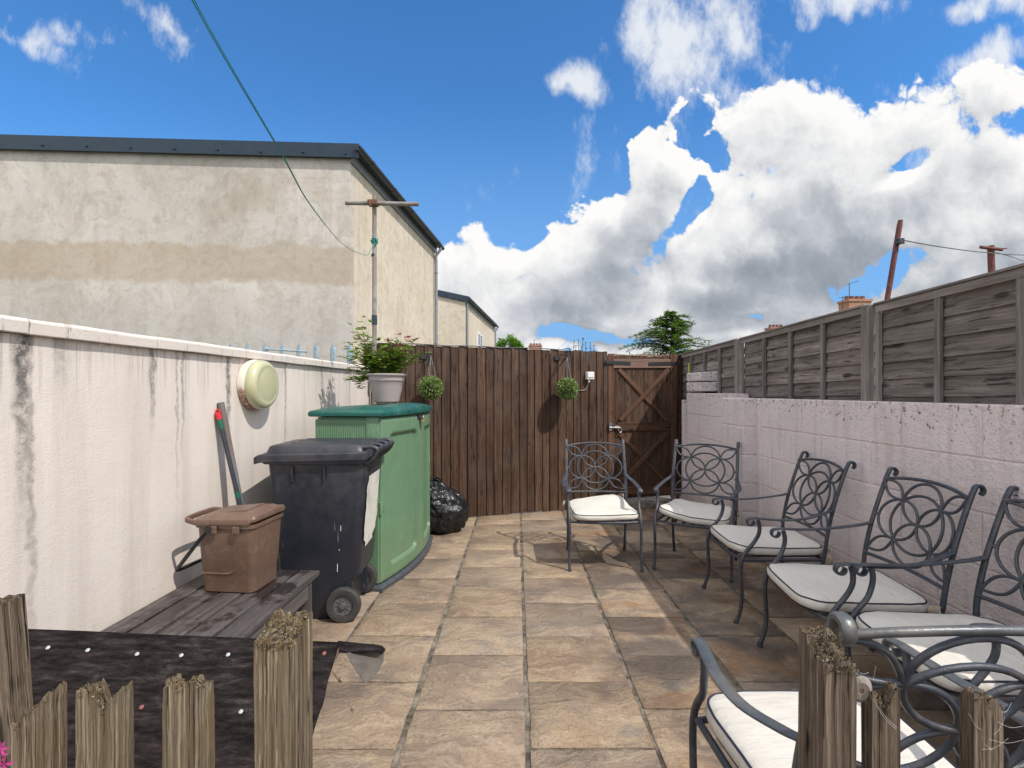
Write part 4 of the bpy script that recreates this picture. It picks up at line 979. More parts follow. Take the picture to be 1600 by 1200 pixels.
for y, s in ((-.232, -1), (.232, 1)):
    m = MB(); R = Matrix.Rotation(math.pi/2, 3, 'X')
    m.lathe([(.062, -.022), (.075, -.026), (.098, -.024), (.105, -.014), (.105, .014), (.098, .024), (.075, .026), (.062, .022), (.062, -.022)], 40, (.175, y, .105), R)
    wh = m.build('wheel', M['rubber'], bn, smooth=35); m = MB()
    m.lathe([(.063, -.010), (.058, -.016), (.054, -.004), (.054, .004), (.058, .016), (.063, .010)], 32, (.175, y, .105), R); m.lathe([(.016, -.028), (.018, -.018), (.018, .018), (.016, .028)], 16, (.175, y, .105), R)
    
    for k in range(10):
        a = k*math.pi/5; d = Vector((math.cos(a), 0, math.sin(a))); c = Vector((.175, y, .105)); m.beam(c+d*.012+Vector((0, -.012, 0)), c+d*.057+Vector((0, -.006, 0)), .006, .010, (0, 1, 0))
    m.build('rim', M['rim'], wh, smooth=40)
m = MB()
lidp = [(.978, -.338, .335, .300, .04), (.980, -.346, .338, .306, .04), (1.018, -.346, .338, .306, .04), (1.024, -.340, .333, .300, .04), (1.026, -.290, .31, .262, .05), (1.056, -.280, .30, .250, .05), (1.062, -.272, .29, .243, .05), (1.070, -.16, .20, .15, .05)]
rg = []
for z, a, b, h, r in lidp:
    ring = rr(a, b, h, r, z);
    for v in ring: v.z += .010*(v.x > -9)*(v.x+.3)*1.0-(.020*max(0, (-v.x-.29)/.05) if z < 1.025 else 0)+mn.noise(v*6)*.004
    rg.append(ring)
m.loft(rg)
for y in (-.14, 0, .14): m.box((.0, y, 1.066), (.34, .035, .016))
m.build('lid', M['binblack'], bn, smooth=38)
m = MB()
m.tube([(.385, -.235, 1.035), (.385, .235, 1.035)], .017, 12)
for y in (-.24, -.08, .08, .24): m.tube(cr([(.31, y, .955), (.355, y, .985), (.385, y, 1.035), (.345, y, 1.055), (.30, y, 1.05)], 3), .014, 8)
for y in (-.255, .255): m.tube([(.335, y-.02, 1.02), (.335, y+.02, 1.02)], .026, 14)
m.build('handle', M['binblack'], bn, smooth=50)
for x in (-.12, .07):
    m = MB(); m.box((x, -.272, .90), (.012, .010, .09)); m.build('rib', M['binblack'], bn, bevel=.003)
# white patch painted on the back face
m = MB(); random.seed(3)
def backx(z): return .250+(z-.02)/(.955-.02)*.068+.004
nn = 16; vs = []; 
for j in range(nn+1):
    z = .43+.44*j/nn
    e0 = -.205+.02*mn.noise(Vector((z*17, 0, 1)))+(.05 if j < 2 else 0)+(.03 if j > 14 else 0); e1 = .14+.03*mn.noise(Vector((z*11, 5, 1)))-(.10 if j < 2 else 0)
    for i in range(5): y = e0+(e1-e0)*i/4; vs.append(Vector((backx(z)+.0025, y, z+.015*mn.noise(Vector((y*20, 0, 3)))*(j in (0, nn)))))
m.add(vs, [(j*5+i, j*5+i+1, j*5+i+6, j*5+i+5) for j in range(nn) for i in range(4)])
M['whitepaint'] = simple('brushed white paint', (.70, .68, .60), .7, 0, .08, 24, .5, .3, ((.35, .33, .29), .5))
m.build('paint_patch', M['whitepaint'], bn)
m = MB()
for z0, z1 in ((.55, .60), (.43, .438), (.30, .38)): m.box((.135+.1*(z0-.3), -.197-.068*z0-.0035, (z0+z1)/2), (.003, .003, z1-z0), Matrix.Rotation(-.07, 3, 'X'))
m.build('paint_dribble', M['whitepaint'], bn)

# ------------------------------------------------------------------ green storage box
gb_rz = -.115
gb = thing('storage_box', 'tall green plastic storage box with teal lid and bowed doors, carrying a plant pot', 'storage box', (-1.130, 4.325, gz(4.325)), gb_rz)
HB = .64; BX = -.225
def fx_(y): return .255+.085*(1-(y/HB)**2)
def foot(off, z, n=24, hb=HB):
    pts = [Vector((BX-off, -hb-off, z))]
    for k in range(n+1):
        y = -hb-off+(2*hb+2*off)*k/n; pts.append(Vector((fx_(max(-hb, min(hb, y)))+off, y, z)))
    pts.append(Vector((BX-off, hb+off, z))); return pts
m = MB(); m.loft([foot(.018, .0), foot(.034, .008), foot(.034, .035), foot(.012, .052)]); m.build('base', M['darkbase'], gb, smooth=30, fixn=True)
m = MB(); m.loft([foot(-.012, .05), foot(-.012, 1.245)])
# near and far side panels with fine vertical ribs
for s in (-1, 1):
    nrib = 22; x0, x1 = BX+.0, fx_(HB)-.09
    m.box(((x0+x1)/2, s*(HB-.004), .66), (x1-x0, .012, 1.14))
    for k in range(nrib): m.box((x0+.02+(x1-x0-.04)*k/(nrib-1), s*(HB+.003), .66), (.008, .006, 1.10))
    m.box((fx_(HB)-.045, s*(HB+.002), .655), (.09, .022, 1.185))
m.build('body', M['greenbox'], gb, bevel=.003, seg=2)
def door(y0, y1, r0, r1):
    m = MB(); nu, nv = 90, 90; z0, z1 = .062, 1.235
    def rec(y, z):
        dx = min(y-r0, r1-y); dz = min(z-(z0+.10), (z1-.115)-z)
        d = min(dx, dz); 
        if dx < .04 and dz < .04: d = .04-math.hypot(max(0, .04-dx), max(0, .04-dz))
        t = max(0, min(1, d/.009)); return -.045*t*t*(3-2*t)
    def fn(u, v):
        y = y0+(y1-y0)*u; z = z0+(z1-z0)*v
        edge = min(y-y0, y1-y, z-z0, z1-z); rnd_ = -.006*max(0, 1-edge/.008)**2
        return Vector((fx_(y)+.014+rec(y, z)+rnd_+.0015*mn.noise(Vector((y*3, z*3, y0))), y, z))
    m.grid(fn, nu, nv)
    rim = [fn(0, j/nv) for j in range(nv+1)]; m.add(rim+[p-Vector((.03, 0, 0)) for p in rim], [(j, j+1, nv+2+j, nv+1+j) for j in range(nv)])
    rim = [fn(1, j/nv) for j in range(nv+1)]; m.add(rim+[p-Vector((.03, 0, 0)) for p in rim], [(j+1, j, nv+1+j, nv+2+j) for j in range(nv)])
    return m.build('door', M['greenbox'], gb, smooth=60)
d1 = door(-HB+.004, .028, -HB+.11, -.06); d2 = door(.034, HB-.006, .16, HB-.06)
m = MB()
for z in (.40, ): m.tube([(fx_(-HB)+.012, -HB-.004, z+.0+q) for q in (.15, .24)], .012, 10); m.box((fx_(-HB)+.02, -HB+.03, z+.195), (.012, .07, .05))
m.build('hinge', M['greenbox'], d1, bevel=.003)
m = MB()
def lz(x, y, z, k): return z+k*.026*(1-((y+.0)/(HB+.04))**2)
lp = [(.026, 1.250, 0), (.036, 1.256, 0), (.038, 1.276, .4), (.028, 1.290, .7), (-.03, 1.302, 1), (-.12, 1.310, 1)]
m.loft([[Vector((p.x, p.y, lz(p.x, p.y, z, k))) for p in foot(o, z)] for o, z, k in lp]); m.build('lid', M['lattgreen'], gb, smooth=45, fixn=True)
pk = thing('padlock', 'small brass padlock hanging at the top of the green storage box doors', 'padlock', (-1.130, 4.325, gz(4.325)), gb_rz)
m = MB(); m.box((fx_(.03)+.045, .03, 1.19), (.022, .042, .038)); m.build('body', M['brass'], pk, bevel=.004)
m = MB(); m.tube([(fx_(.03)+.045, .03+.014*math.cos(a*.5), 1.209+.022*math.sin(a*.5)) for a in range(7)], .004, 8); m.build('shackle', M['steel'], pk, smooth=50)
m = MB(); m.box((fx_(0)+.02, .0, 1.225), (.02, .10, .03)); m.tube([(fx_(0)+.02, -.02, 1.215), (fx_(0)+.045, .0, 1.21)], .012, 8); m.build('hasp', M['black_iron'], gb, bevel=.004)

# ------------------------------------------------------------------ potted rose on the storage box
pc = P(604, 622, 4.34); pcz = gz(4.325)+1.343
rt = thing('plant_pot', 'taupe plastic flower pot with a ringed rim, standing on the green storage box lid', 'plant pot', (pc.x, pc.y, pcz), 0)
m = MB(); m.lathe([(.098, 0), (.104, .006), (.118, .07), (.135, .13), (.143, .172), (.146, .176), (.152, .180), (.154, .212), (.160, .218), (.170, .222), (.172, .232), (.166, .237), (.156, .232), (.150, .19)], 48); m.build('pot', M['pot'], rt, smooth=30)
m = MB(); m.grid(lambda u, v: Vector(((v*.152)*math.cos(u*6.2832), (v*.152)*math.sin(u*6.2832), .205+.012*mn.noise(Vector((math.cos(u*6.28)*v*4, math.sin(u*6.28)*v*4, 0))))), 20, 6); m.build('soil', M['soil'], rt)
rs = thing('rose_bush', 'leggy rose bush with small glossy leaves and red shoots, growing in the taupe pot', 'plant', (pc.x-.02, pc.y, pcz+.20), 0)
rs.scale = (.80, .80, .74)
random.seed(33); ms = MB(); ml = MB(); mr = MB()
def spray(p, d, L, fat=1.0, red=False, depth=0):
    pts = [p]; q = p.copy(); dd = d.normalized()
    n = max(3, int(L/.045))
    for i in range(n):
        dd = (dd+Vector((rnd(-.22, .22), rnd(-.22, .22), rnd(-.10, .16)))).normalized(); q = q+dd*L/n; pts.append(q.copy())
    ms.tube(cr(pts, 2), [.0032*fat*(1-.6*i/(len(pts)*2-2)) for i in range(len(pts)*2-1)], 5)
    for i in range(1, len(pts)):
        for s in range(random.choice((1, 2, 2))):
            a = rnd(0, 6.28); ld = (Vector((math.cos(a), math.sin(a), rnd(-.5, .7)))).normalized(); base = pts[i]+ld*.012
            tgt = mr if (red and i > len(pts)*.55) else ml
            for k in range(random.choice((3, 5, 5))):
                o = ld*(.012*k); sdv = ld.cross(Vector((0, 0, 1)))*(1 if k % 2 else -1)
                tgt.leaf(base+o, (ld+sdv*(1.1 if k else 0)).normalized(), Vector((rnd(-.6, .6), rnd(-.6, .6), 1)), rnd(.028, .052), rnd(.020, .034), pv=rnd(0, .85) if rnd(0, 1) < .93 else rnd(.85, 1))
        if depth < 1 and rnd(0, 1) < .40: spray(pts[i], (dd+Vector((rnd(-1, 1), rnd(-1, 1), rnd(-.2, .6)))), L*rnd(.25, .5), .6, red, depth+1)
for k in range(40):
    a = rnd(0, 6.28); sp_ = rnd(.1, .9); spray(Vector((.05*math.cos(a), .05*math.sin(a), 0)), Vector((math.cos(a)*sp_, math.sin(a)*sp_*.7, rnd(.6, 1.1))), rnd(.18, .34))
for tx, tz, L, rd_ in ((-.28, .62, .55, 0), (-.06, .9, .44, 0), (.10, .62, .47, 1), (.55, .48, .38, 0), (-.55, .62, .36, 0), (-.45, -.05, .26, 0), (-.75, .15, .28, 0), (.3, .5, .40, 0), (-.35, .95, .52, 0), (-.8, .45, .30, 0), (-.3, .5, .36, 0), (.18, .8, .34, 0)):
    spray(Vector((tx*.1, -.02, 0)), Vector((tx, rnd(-.2, .15), tz)), L, 1.2, bool(rd_))
for k in range(5): spray(Vector((-.12, rnd(-.05, .05), .03)), Vector((-.8, rnd(-.4, .2), -.35-.2*k*.3)), rnd(.12, .2), .7)
ms.build('stems', M['bark'], rs); ml.build('foliage', M['rose'], rs); mr.build('red_shoots', M['petal2'], rs)
m = MB(); a = P(575, 596, 4.1); b_ = P(576, 620, 4.1); m.strap(cr([a, a+Vector((.004, 0, -.03)), b_+Vector((-.003, 0, .03)), b_], 4), .012, .004, (1, 0, 0)); 
tag(m.build('plant_cane', M['bark']), 'thin brown cane standing beside the taupe pot on the green box', 'cane')

# ------------------------------------------------------------------ hanging topiary balls and brackets
def topiary(px, py, Yf_off, label, blabel, bpx):
    s = fs_of(px); off = Yf_off
    fc = fpt(s, off, 0); c = P(px, py, fc.y); c = Vector((fc.x, fc.y, c.z)); r = .132
    t = thing('topiary_ball', label, 'topiary ball', c, 0, 'leafy balls hanging on the brown fence')
    m = MB()
    for k in range(2200):
        u = rnd(-1, 1); a = rnd(0, 6.283); q = math.sqrt(1-u*u); n = Vector((q*math.cos(a), q*math.sin(a), u)); rad = r*rnd(.74, .93)
        tw = Vector((rnd(-1, 1), rnd(-1, 1), rnd(-1, 1)))
        m.leaf(n*rad, (n+tw*.75), n+tw.cross(n)*.6, rnd(.018, .030), rnd(.010, .017), pv=min(1, max(0, rnd(.1, .9)+.3*(rad/r-.8)+(.15 if rnd(0, 1) < .1 else 0))))
    m.build('foliage', M['box'], t)
    m = MB(); m.grid(lambda u, v: Vector((r*.74*math.cos(u*6.2832)*math.sin(v*3.1416), r*.74*math.sin(u*6.2832)*math.sin(v*3.1416), r*.74*math.cos(v*3.1416))), 16, 10); m.build('core', M['soil'], t)
    hook = Vector((0, 0, P(0, bpx, fc.y).z-c.z))
    for k in range(3):
        a = k*2.1+.4; b_ = Vector((r*.45*math.cos(a), r*.45*math.sin(a), r*.80)); m = MB(); n = 11
        for i in range(n):
            p = b_+(hook-b_)*(i+.5)/n; d = (hook-b_).normalized(); sd = d.orthogonal().normalized() if i % 2 else d.cross(d.orthogonal()).normalized()
            m.tube([p+d*.011*math.cos(w_*.785)+sd*.004*math.sin(w_*.785) for w_ in range(8)], .0013, 4, True)
        m.build('chain', M['steel'], t)
    b = thing('hanging_bracket', blabel, 'bracket', (0, 0, 0), 0, 'black brackets for the leafy balls')
    zt = c.z+hook.z+.012; w0 = fpt(s-.01, .018, zt); tip = fpt(s, off+.02, zt)
    tip = Vector((c.x, c.y, zt))-FD*0+FN*.012
    w0 = fpt(s-.0, .020, zt+.01)
    m = MB(); m.beam(w0+Vector((0, 0, -.13)), w0+Vector((0, 0, .05)), .028, .006, (FN.x, FN.y, 0)); m.build('wall_plate', M['black_iron'], b)
    m = MB(); m.tube([w0+Vector((0, 0, .02)), w0+(tip-w0)*.6+Vector((0, 0, .016)), tip], .006, 8); m.tube(cr([tip, tip+FN*.012+Vector((0, 0, .012)), tip+FN*.002+Vector((0, 0, .024))], 4), .005, 6)
    sc_ = cr([w0+Vector((0, 0, -.11)), w0+(tip-w0)*.35+Vector((0, 0, -.07)), w0+(tip-w0)*.75+Vector((0, 0, -.01))], 6); m.tube(sc_, .005, 6)
    cc = w0+(tip-w0)*.42+Vector((0, 0, -.03)); dd = (tip-w0).normalized(); m.tube([cc+dd*(.004+.0042*i)*math.cos(i*.6)+Vector((0, 0, (.004+.0042*i)*math.sin(i*.6)*.8)) for i in range(12)], .004, 6)
    m.box(fpt(s-.045, .03, zt-.012), (.075, .03, .05), RF)
    m.build('arm', M['black_iron'], b, smooth=50)
topiary(668, 606, .23, 'clipped leafy ball on chains above the right end of the green storage box', 'black scrolled bracket holding the leafy ball nearest the storage box', 556)
topiary(874, 607.5, .23, 'clipped leafy ball hanging on chains beside the white junction box', 'black scrolled bracket holding the leafy ball nearest the junction box', 558)

# ------------------------------------------------------------------ refuse sack
sk = thing('refuse_sack', 'knotted shiny black refuse sack on the paving between the green box and the brown fence', 'bin bag', (-.735, 5.30, gz(5.3)), 0)
m = MB()
def sack(u, v):
    a = u*6.28318; ph = v*math.pi*.97; n = Vector((math.cos(a)*math.sin(ph), math.sin(a)*math.sin(ph), -math.cos(ph)))
    rad = 1+.13*mn.noise(n*2.1+Vector((3, 1, 4)))+.07*mn.noise(n*5)+.06*(1-abs(mn.noise(n*4+Vector((7, 2, 1)))*2))+.02*abs(mn.noise(n*13))
    lean = Vector((-.09, 0, 0))*max(0, n.z)
    z = .245+n.z*.27*rad; x = n.x*.27*rad*(1-.28*max(0, n.z)+.12*max(0, -n.z)); y = n.y*.22*rad
    fold = .018*math.sin(a*9+3*mn.noise(n*3))*max(0, n.z)**1.5
    return Vector((x*(1+fold*3), y*(1+fold*3), max(.002, z)))+lean
m.grid(sack, 90, 60); m.build('sack', M['bag'], sk, smooth=180)
m = MB()
for k in range(5):
    a = rnd(0, 6.28); pts = [Vector((-.09, 0, .50)), Vector((-.09+.04*math.cos(a), .04*math.sin(a), .54)), Vector((-.09+.09*math.cos(a), .08*math.sin(a), .53+rnd(-.02, .03)))]
    m.tube(cr(pts, 4), [.018, .02, .022, .024, .026, .024, .022, .02, .012], 6, sq=.3)
m.build('knot', M['bag'], sk, smooth=60)

# ------------------------------------------------------------------ bulkhead light on the left wall
lc_ = lwp(3.36, 0, CAMH+.045); ll = thing('bulkhead_light', 'round bulkhead light with yellowed lens and rusty base on the pale left wall', 'light', lc_, -math.atan(.075))
RX = Matrix(((0, 0, 1), (0, 1, 0), (-1, 0, 0)))
RX = Matrix.Rotation(math.pi/2, 3, 'Y')
m = MB(); m.lathe([(.158, 0), (.166, .004), (.166, .03), (.160, .045), (.155, .05)], 48, (0, 0, 0), RX); m.build('base', M['lampbase'], ll, smooth=35)
m = MB(); m.lathe([(.157, .046), (.162, .055), (.161, .075), (.155, .094), (.142, .107), (.122, .113), (.116, .111), (.10, .114), (.05, .118), (.001, .119)], 48, (0, 0, 0), RX)
m.build('lens', M['lens'], ll, smooth=40)

# ------------------------------------------------------------------ garden bench
bh = thing('low_bench', 'low slatted grey brown garden bench with damp patches, along the foot of the left wall', 'bench', (-1.395, 2.29, gz(2.3)), -.03)
bt = .405; random.seed(8)
for k in range(5):
    x = -.252+.126*k; m = MB(); m.box((x+.0, 0, bt-.013+rnd(-.001, .001)), (.114, 1.14, .026)); o = m.build('slat', M['bench'], bh, bevel=.005)
M['bench2'] = wood('bench frame timber', [(.03, .026, .026), (.075, .066, .064), (.13, .118, .114)], 0, 1.0, .7, .5, .1, False)
for s in (-1, 1):
    m = MB(); m.beam((s*.285, -.48, bt-.075), (s*.285, .48, bt-.075), .022, .085); m.build('apron', M['bench2'], bh, bevel=.003)
    m = MB(); m.beam((-.27, s*.49, bt-.07), (.27, s*.49, bt-.07), .022, .075); m.build('apron', M['bench2'], bh, bevel=.003)
    for q in (-1, 1):
        m = MB(); m.beam((s*.272, q*.47, .0), (s*.272, q*.47, bt-.027), .05, .05, (0, 1, 0)); m.build('leg', M['bench2'], bh, bevel=.003)
m = MB(); m.beam((-.27, 0, bt-.06), (.27, 0, bt-.06), .05, .05); m.build('apron', M['bench2'], bh)

# ------------------------------------------------------------------ brown food caddy
cdz = gz(2.3)+bt
cd = thing('food_caddy', 'brown lidded food waste caddy with a black carrying handle, standing on the low bench', 'caddy', (-1.392, 2.635, cdz), -.10)
m = MB()
prof = [(0, .148, .108, .03), (.006, .158, .118, .035), (.10, .162, .124, .038), (.115, .166, .130, .04), (.30, .176, .142, .042), (.325, .177, .144, .042), (.327, .184, .154, .04), (.345, .184, .154, .04)]
m.loft([[Vector((x, y, z)) for x, y in rrect(a, b, r, 6)] for z, a, b, r in prof]); m.build('tub', M['brownplastic'], cd, smooth=35)
m = MB()
# raised swoop on the lower front
pts = cr([(-.140, -.1265, .098), (-.05, -.1265, .098), (.03, -.1275, .102), (.085, -.1290, .140), (.120, -.1310, .165), (.145, -.127, .172)], 6); m.tube(pts, .0035, 6); m.build('moulding', M['brownplastic'], cd, smooth=60)
m = MB()
lp_ = [(.338, .190, .160, .04), (.352, .192, .162, .04), (.366, .188, .158, .045), (.372, .165, .135, .05), (.382, .150, .118, .04), (.386, .13, .10, .03)]
rings = []
for z, a, b, r in lp_:
    ring = [Vector((x, y, z)) for x, y in rrect(a, b, r, 6)]
    for v in ring: v.z += .016*max(0, v.x)/.19*1.3-.010*(abs(v.x-.12) < .05)*(v.y < -.14)
    rings.append(ring)
m.loft(rings); m.box((-.01, 0, .389), (.20, .17, .012), Matrix.Rotation(-.10, 3, 'Y')); m.build('lid', M['brownplastic'], cd, smooth=35, bevel=.002)
m = MB()
for x in (-.05, .085): m.box((x, -.163, .322), (.04, .012, .035))
m.build('latch_tab', M['brownplastic'], cd, bevel=.004)
m = MB(); m.strap(cr([(-.15, -.12, .335), (-.235, -.115, .350), (-.262, -.10, .356), (-.266, .0, .360), (-.262, .10, .360), (-.235, .115, .356), (-.15, .12, .345)], 4), .026, .016, (0, 0, 1))
m.build('rear_grip', M['brownplastic'], cd, bevel=.003)
m = MB(); hd = cr([(-.075, -.166, .325), (-.12, -.178, .275), (-.23, -.182, .155), (-.262, -.17, .125), (-.275, -.10, .112), (-.275, .10, .112), (-.262, .17, .125), (-.23, .182, .155), (-.12, .178, .275), (-.075, .166, .325)], 6)
m.strap(hd, .020, .010, (.6, 0, .8)); m.lathe([(.02, -.01), (.02, .01)], 16, (-.075, -.166, .325), Matrix.Rotation(math.pi/2, 3, 'X')); m.build('carrying_handle', M['black_iron'], cd, smooth=50)

cd.scale = (.86, .95, 1.0)

# ------------------------------------------------------------------ two poles leaning on the left wall
def lean(nm, lb, top, bot, r, mt, extra=None):
    t = thing(nm, lb, 'pole')
    m = MB(); a, b = Vector(top), Vector(bot); m.tube([b, b+(a-b)*.5, a], r, 12); m.build('shaft', mt, t, smooth=50); return t, a, b
A_ = P(345, 629, 3.016)
A_.x = leftwall_x(A_.y)+.018
M['greyfoam'] = simple('grey taped tube', (.13, .14, .145), .7, 0, .25, 9, .2, .3, ((.16, .085, .05), .5))
lean('grey_pole', 'thick grey pole with worn tape leaning on the left wall behind the green handle', A_, G(413, 985), .019, M['greyfoam'])
B_ = P(341, 648, 2.987); B_.x = leftwall_x(B_.y)+.022; bb = P(371, 772, 3.0); d = (bb-B_); d.normalize(); kk = (gz(3.0)-B_.z)/d.z; bot = B_+d*kk
M['handle'] = simple('dark handle', (.03, .035, .045), .4, 0, .2, 20, .1)
M['greengrip'] = simple('green grip', (.01, .10, .06), .4, 0, .1, 20, .1); M['redgrip'] = simple('red cap', (.55, .015, .03), .35, 0, .1, 20, .05)
t, a, b = lean('broom_handle', 'dark broom handle with red and green hanging cap leaning on the left wall', B_, bot, .0125, M['handle'])
d = (a-b).normalized(); m = MB(); m.tube([a-d*.085, a-d*.005], .0150, 12); m.build('grip', M['greengrip'], t, smooth=50); m = MB(); m.tube([a-d*.50, a-d*.465], .0145, 12); m.build('sleeve', M['greengrip'], t, smooth=50)
m = MB(); m.tube([a-d*.028, a+d*.012], .0165, 12); m.tube([a+d*.005+Vector((.012*math.cos(q), 0, .012*math.sin(q)+.012)) for q in [k*.6 for k in range(11)]], .005, 6, True); m.build('cap', M['redgrip'], t, smooth=50)

# ------------------------------------------------------------------ felt roofed store in the foreground
fs = thing('log_store', 'low store with dark felted roof and pale nail heads, behind the left picket fence', 'store')
def roof_pt(x, y): return Vector((x, y, .676-.0417*(x+.4725)+.70*(y-1.4)))
def roof_px(px, py):
    k = (px-800)/800; q = (612-py)/800   # x=k*y, z=CAMH+q*y
    y = (.676-.0417*.4725-.98-CAMH)/(q+.0417*k-.70); return roof_pt(k*y, y)
m = MB(); n1, n2 = 60, 26
def rf(u, v):
    x = -1.42+(1.42-.4725)*u; y = .98+.42*v; p = roof_pt(x, y); p.z += .0015*mn.noise(Vector((x*3, y*5, 0))); 
    if u > .999: p.x += .004*mn.noise(Vector((0, y*20, 3)))
    return p
m.grid(rf, n1, n2); o = m.build('felt', M['felt'], fs, smooth=60); so = o.modifiers.new('thickness', 'SOLIDIFY'); so.thickness = .005; so.offset = -1
m = MB(); RR = Matrix(((1, 0, 0), (0, 1, 0), (0, 0, 1)))
a, b = roof_pt(-1.41, 1.19), roof_pt(-.49, 1.19); m.beam(a-Vector((0, 0, .028)), b-Vector((0, 0, .028)), .40/math.cos(math.atan(.7)), .018, (0, -.573, .819)); m.build('roof_board', M['bench2'], fs)
m = MB(); m.add([(x, y, z) for x, y, z in ((-1.36, 1.06, gz(1)), (-.56, 1.06, gz(1)), (-.56, 1.36, gz(1)), (-1.36, 1.36, gz(1)), (-1.36, 1.06, .43), (-.56, 1.06, .40), (-.56, 1.36, .60), (-1.36, 1.36, .63))], [(0, 1, 5, 4), (1, 2, 6, 5), (2, 3, 7, 6), (3, 0, 4, 7)]); m.build('walls', M['gatewood'], fs)
nr = Vector((.0417, -.70, 1)).normalized()
proto = None
M['nail'] = simple('pale clout nail', (.40, .43, .45), .5, .2, .15, 80, .1); M['nailr'] = simple('rusted clout nail', (.22, .08, .07), .8, 0, .2, 60, .1)
for (px, py, kd) in ((76, 1013, 0), (138, 1017, 0), (215, 1023, 0), (284, 1025, 0), (357, 1024, 0), (377, 1113, 0), (303, 1109, 0), (88, 1181, 0), (222, 1106, 1), (507, 1022, 1)):
    p = roof_px(px, py); 
    if proto is None:
        m = MB(); m.lathe([(.0052, 0), (.0055, .0012), (.0045, .0024), (.001, .003)], 12, (0, 0, 0), Vector((0, 0, 1)).rotation_difference(nr).to_matrix()); proto = m.build('nail', M['nail'], fs, smooth=50); o = proto
    else: o = proto.copy(); C.objects.link(o); o.parent = fs
    if kd: o.data = o.data.copy(); o.data.materials.clear(); o.data.materials.append(M['nailr'])
    o.location = p+nr*.003
# torn felt flap beyond the ridge end
m = MB()
TP = lambda x, y, Y: P(x, y, Y)
A1, A2, A3, A4, A5, A6 = TP(529, 1003, 1.40), TP(566, 1006, 1.41), TP(592, 1009, 1.42), TP(600, 1014, 1.43), TP(596, 1022, 1.39), TP(531, 1022, 1.36)
top = [TP(528, 1003, 1.40), TP(545, 1005, 1.41), TP(566, 1007.5, 1.42), TP(585, 1009, 1.43), TP(596, 1011, 1.43), TP(600.5, 1016, 1.43)]
mid = [TP(529, 1020, 1.37), TP(545, 1021, 1.365), TP(564, 1020, 1.365), TP(580, 1018, 1.37), TP(594, 1019, 1.38), TP(598, 1021, 1.40)]
m.add(top+mid, [(i, i+1, i+7, i+6) for i in range(5)])
o = m.build('torn_edge', M['felt'], fs, smooth=40); so = o.modifiers.new('thickness', 'SOLIDIFY'); so.thickness = .004
m = MB(); vs = [TP(541, 1021, 1.362), TP(566, 1016, 1.385), TP(590, 1016, 1.40), TP(599, 1021, 1.41), TP(549, 1036, 1.35), TP(570, 1036, 1.365), TP(598, 1034, 1.40), TP(559, 1052, 1.345), TP(577, 1054, 1.36), TP(593, 1046, 1.38), TP(570, 1067, 1.345), TP(580, 1063, 1.355)]
m.add(vs, [(0, 1, 5, 4), (1, 2, 6, 5), (2, 3, 6), (4, 5, 8, 7), (5, 6, 9, 8), (7, 8, 11, 10), (8, 9, 11)]); o = m.build('torn_flap', M['feltback'], fs); so = o.modifiers.new('thickness', 'SOLIDIFY'); so.thickness = .003
m = MB(); m.tube(cr([TP(519, 1049, 1.33), TP(524, 1056, 1.33), TP(529, 1062, 1.33), TP(532, 1058, 1.33)], 3), .0018, 5); m.leaf(TP(527, 1062, 1.33), (1, 0, -.6), (0, -1, 0), .016, .008); tag(m.build('dry_twig', M['dead']), 'dry twig with a shrivelled leaf hanging off the torn felt edge', 'twig')

# ------------------------------------------------------------------ rotten picket fences in the foreground
def rough_post(w_, d_, z0, z1, topf, n=12, seed=0, groove=.0016):
    """weathered timber with splintered top; local axes, centred on x=y=0"""
    m = MB(); per = []
    for k in range(n): per.append((-w_/2+w_*k/n, -d_/2))
    for k in range(n): per.append((w_/2, -d_/2+d_*k/n))
    for k in range(n): per.append((w_/2-w_*k/n, d_/2))
    for k in range(n): per.append((-w_/2, d_/2-d_*k/n))
    N_ = len(per); rows = 26; rings = []; rr_ = random.Random(seed)
    jag = [topf(x, y)+rr_.uniform(-1, 1)*.0035+(rr_.uniform(-.012, .004) if rr_.random() < .25 else 0) for x, y in per]
    for j in range(rows+1):
        ring = []
        for k, (x, y) in enumerate(per):
            t = (j/rows)**.7; z = z0+(jag[k]-z0)*t; c = 1.0
            g_ = groove*2*mn.noise(Vector((k*1.7+seed, z*3, seed)))+groove*(1 if k % 3 == 0 else -.4)
            er = 0 if j < rows-1 else .0006*(j-rows+1)
            r = math.hypot(x, y); ring.append(Vector((x*(1+(g_-er)/r), y*(1+(g_-er)/r), z)))
        rings.append(ring)
    for s_ in (.82, .6, .35, .12):
        ring = []
        for k, (x, y) in enumerate(per): ring.append(Vector((x*s_, y*s_, topf(x*s_, y*s_)-.004+rr_.uniform(-.007, .004))))
        rings.append(ring)
    m.loft(rings, (True, True)); return m
def lichen(topf, w_, d_, n, seed, spill=.010, sz=.0055):
    m = MB(); rr_ = random.Random(seed)
    for k in range(n):
        x, y = rr_.uniform(-w_/2, w_/2)*1.0, rr_.uniform(-d_/2, d_/2)*1.0
        if rr_.random() < .18: y = -d_/2-.001; z = topf(x, y)-rr_.uniform(0, spill)
        else: z = topf(x, y)-.003
        p = Vector((x, y, z)); c = rr_.random()
        for q in range(4):
            dr = Vector((rr_.uniform(-1, 1), rr_.uniform(-1, 1), rr_.uniform(.1, 1.3))); m.leaf(p, dr, (rr_.uniform(-1, 1), rr_.uniform(-1, 1), .3), rr_.uniform(.4, 1.3)*sz, rr_.uniform(.3, .8)*sz, pv=min(1, max(0, c+rr_.uniform(-.1, .1))))
    return m
def place(m, name, mt, par, loc, lean=0, smooth=None):
    o = m.build(name, mt, par, smooth=smooth); o.location = loc; o.rotation_euler = (0, lean, 0); return o
fl = thing('picket_fence', 'rotting grey picket fence with a lichen topped gatepost, at the lower left of the view', 'fence')
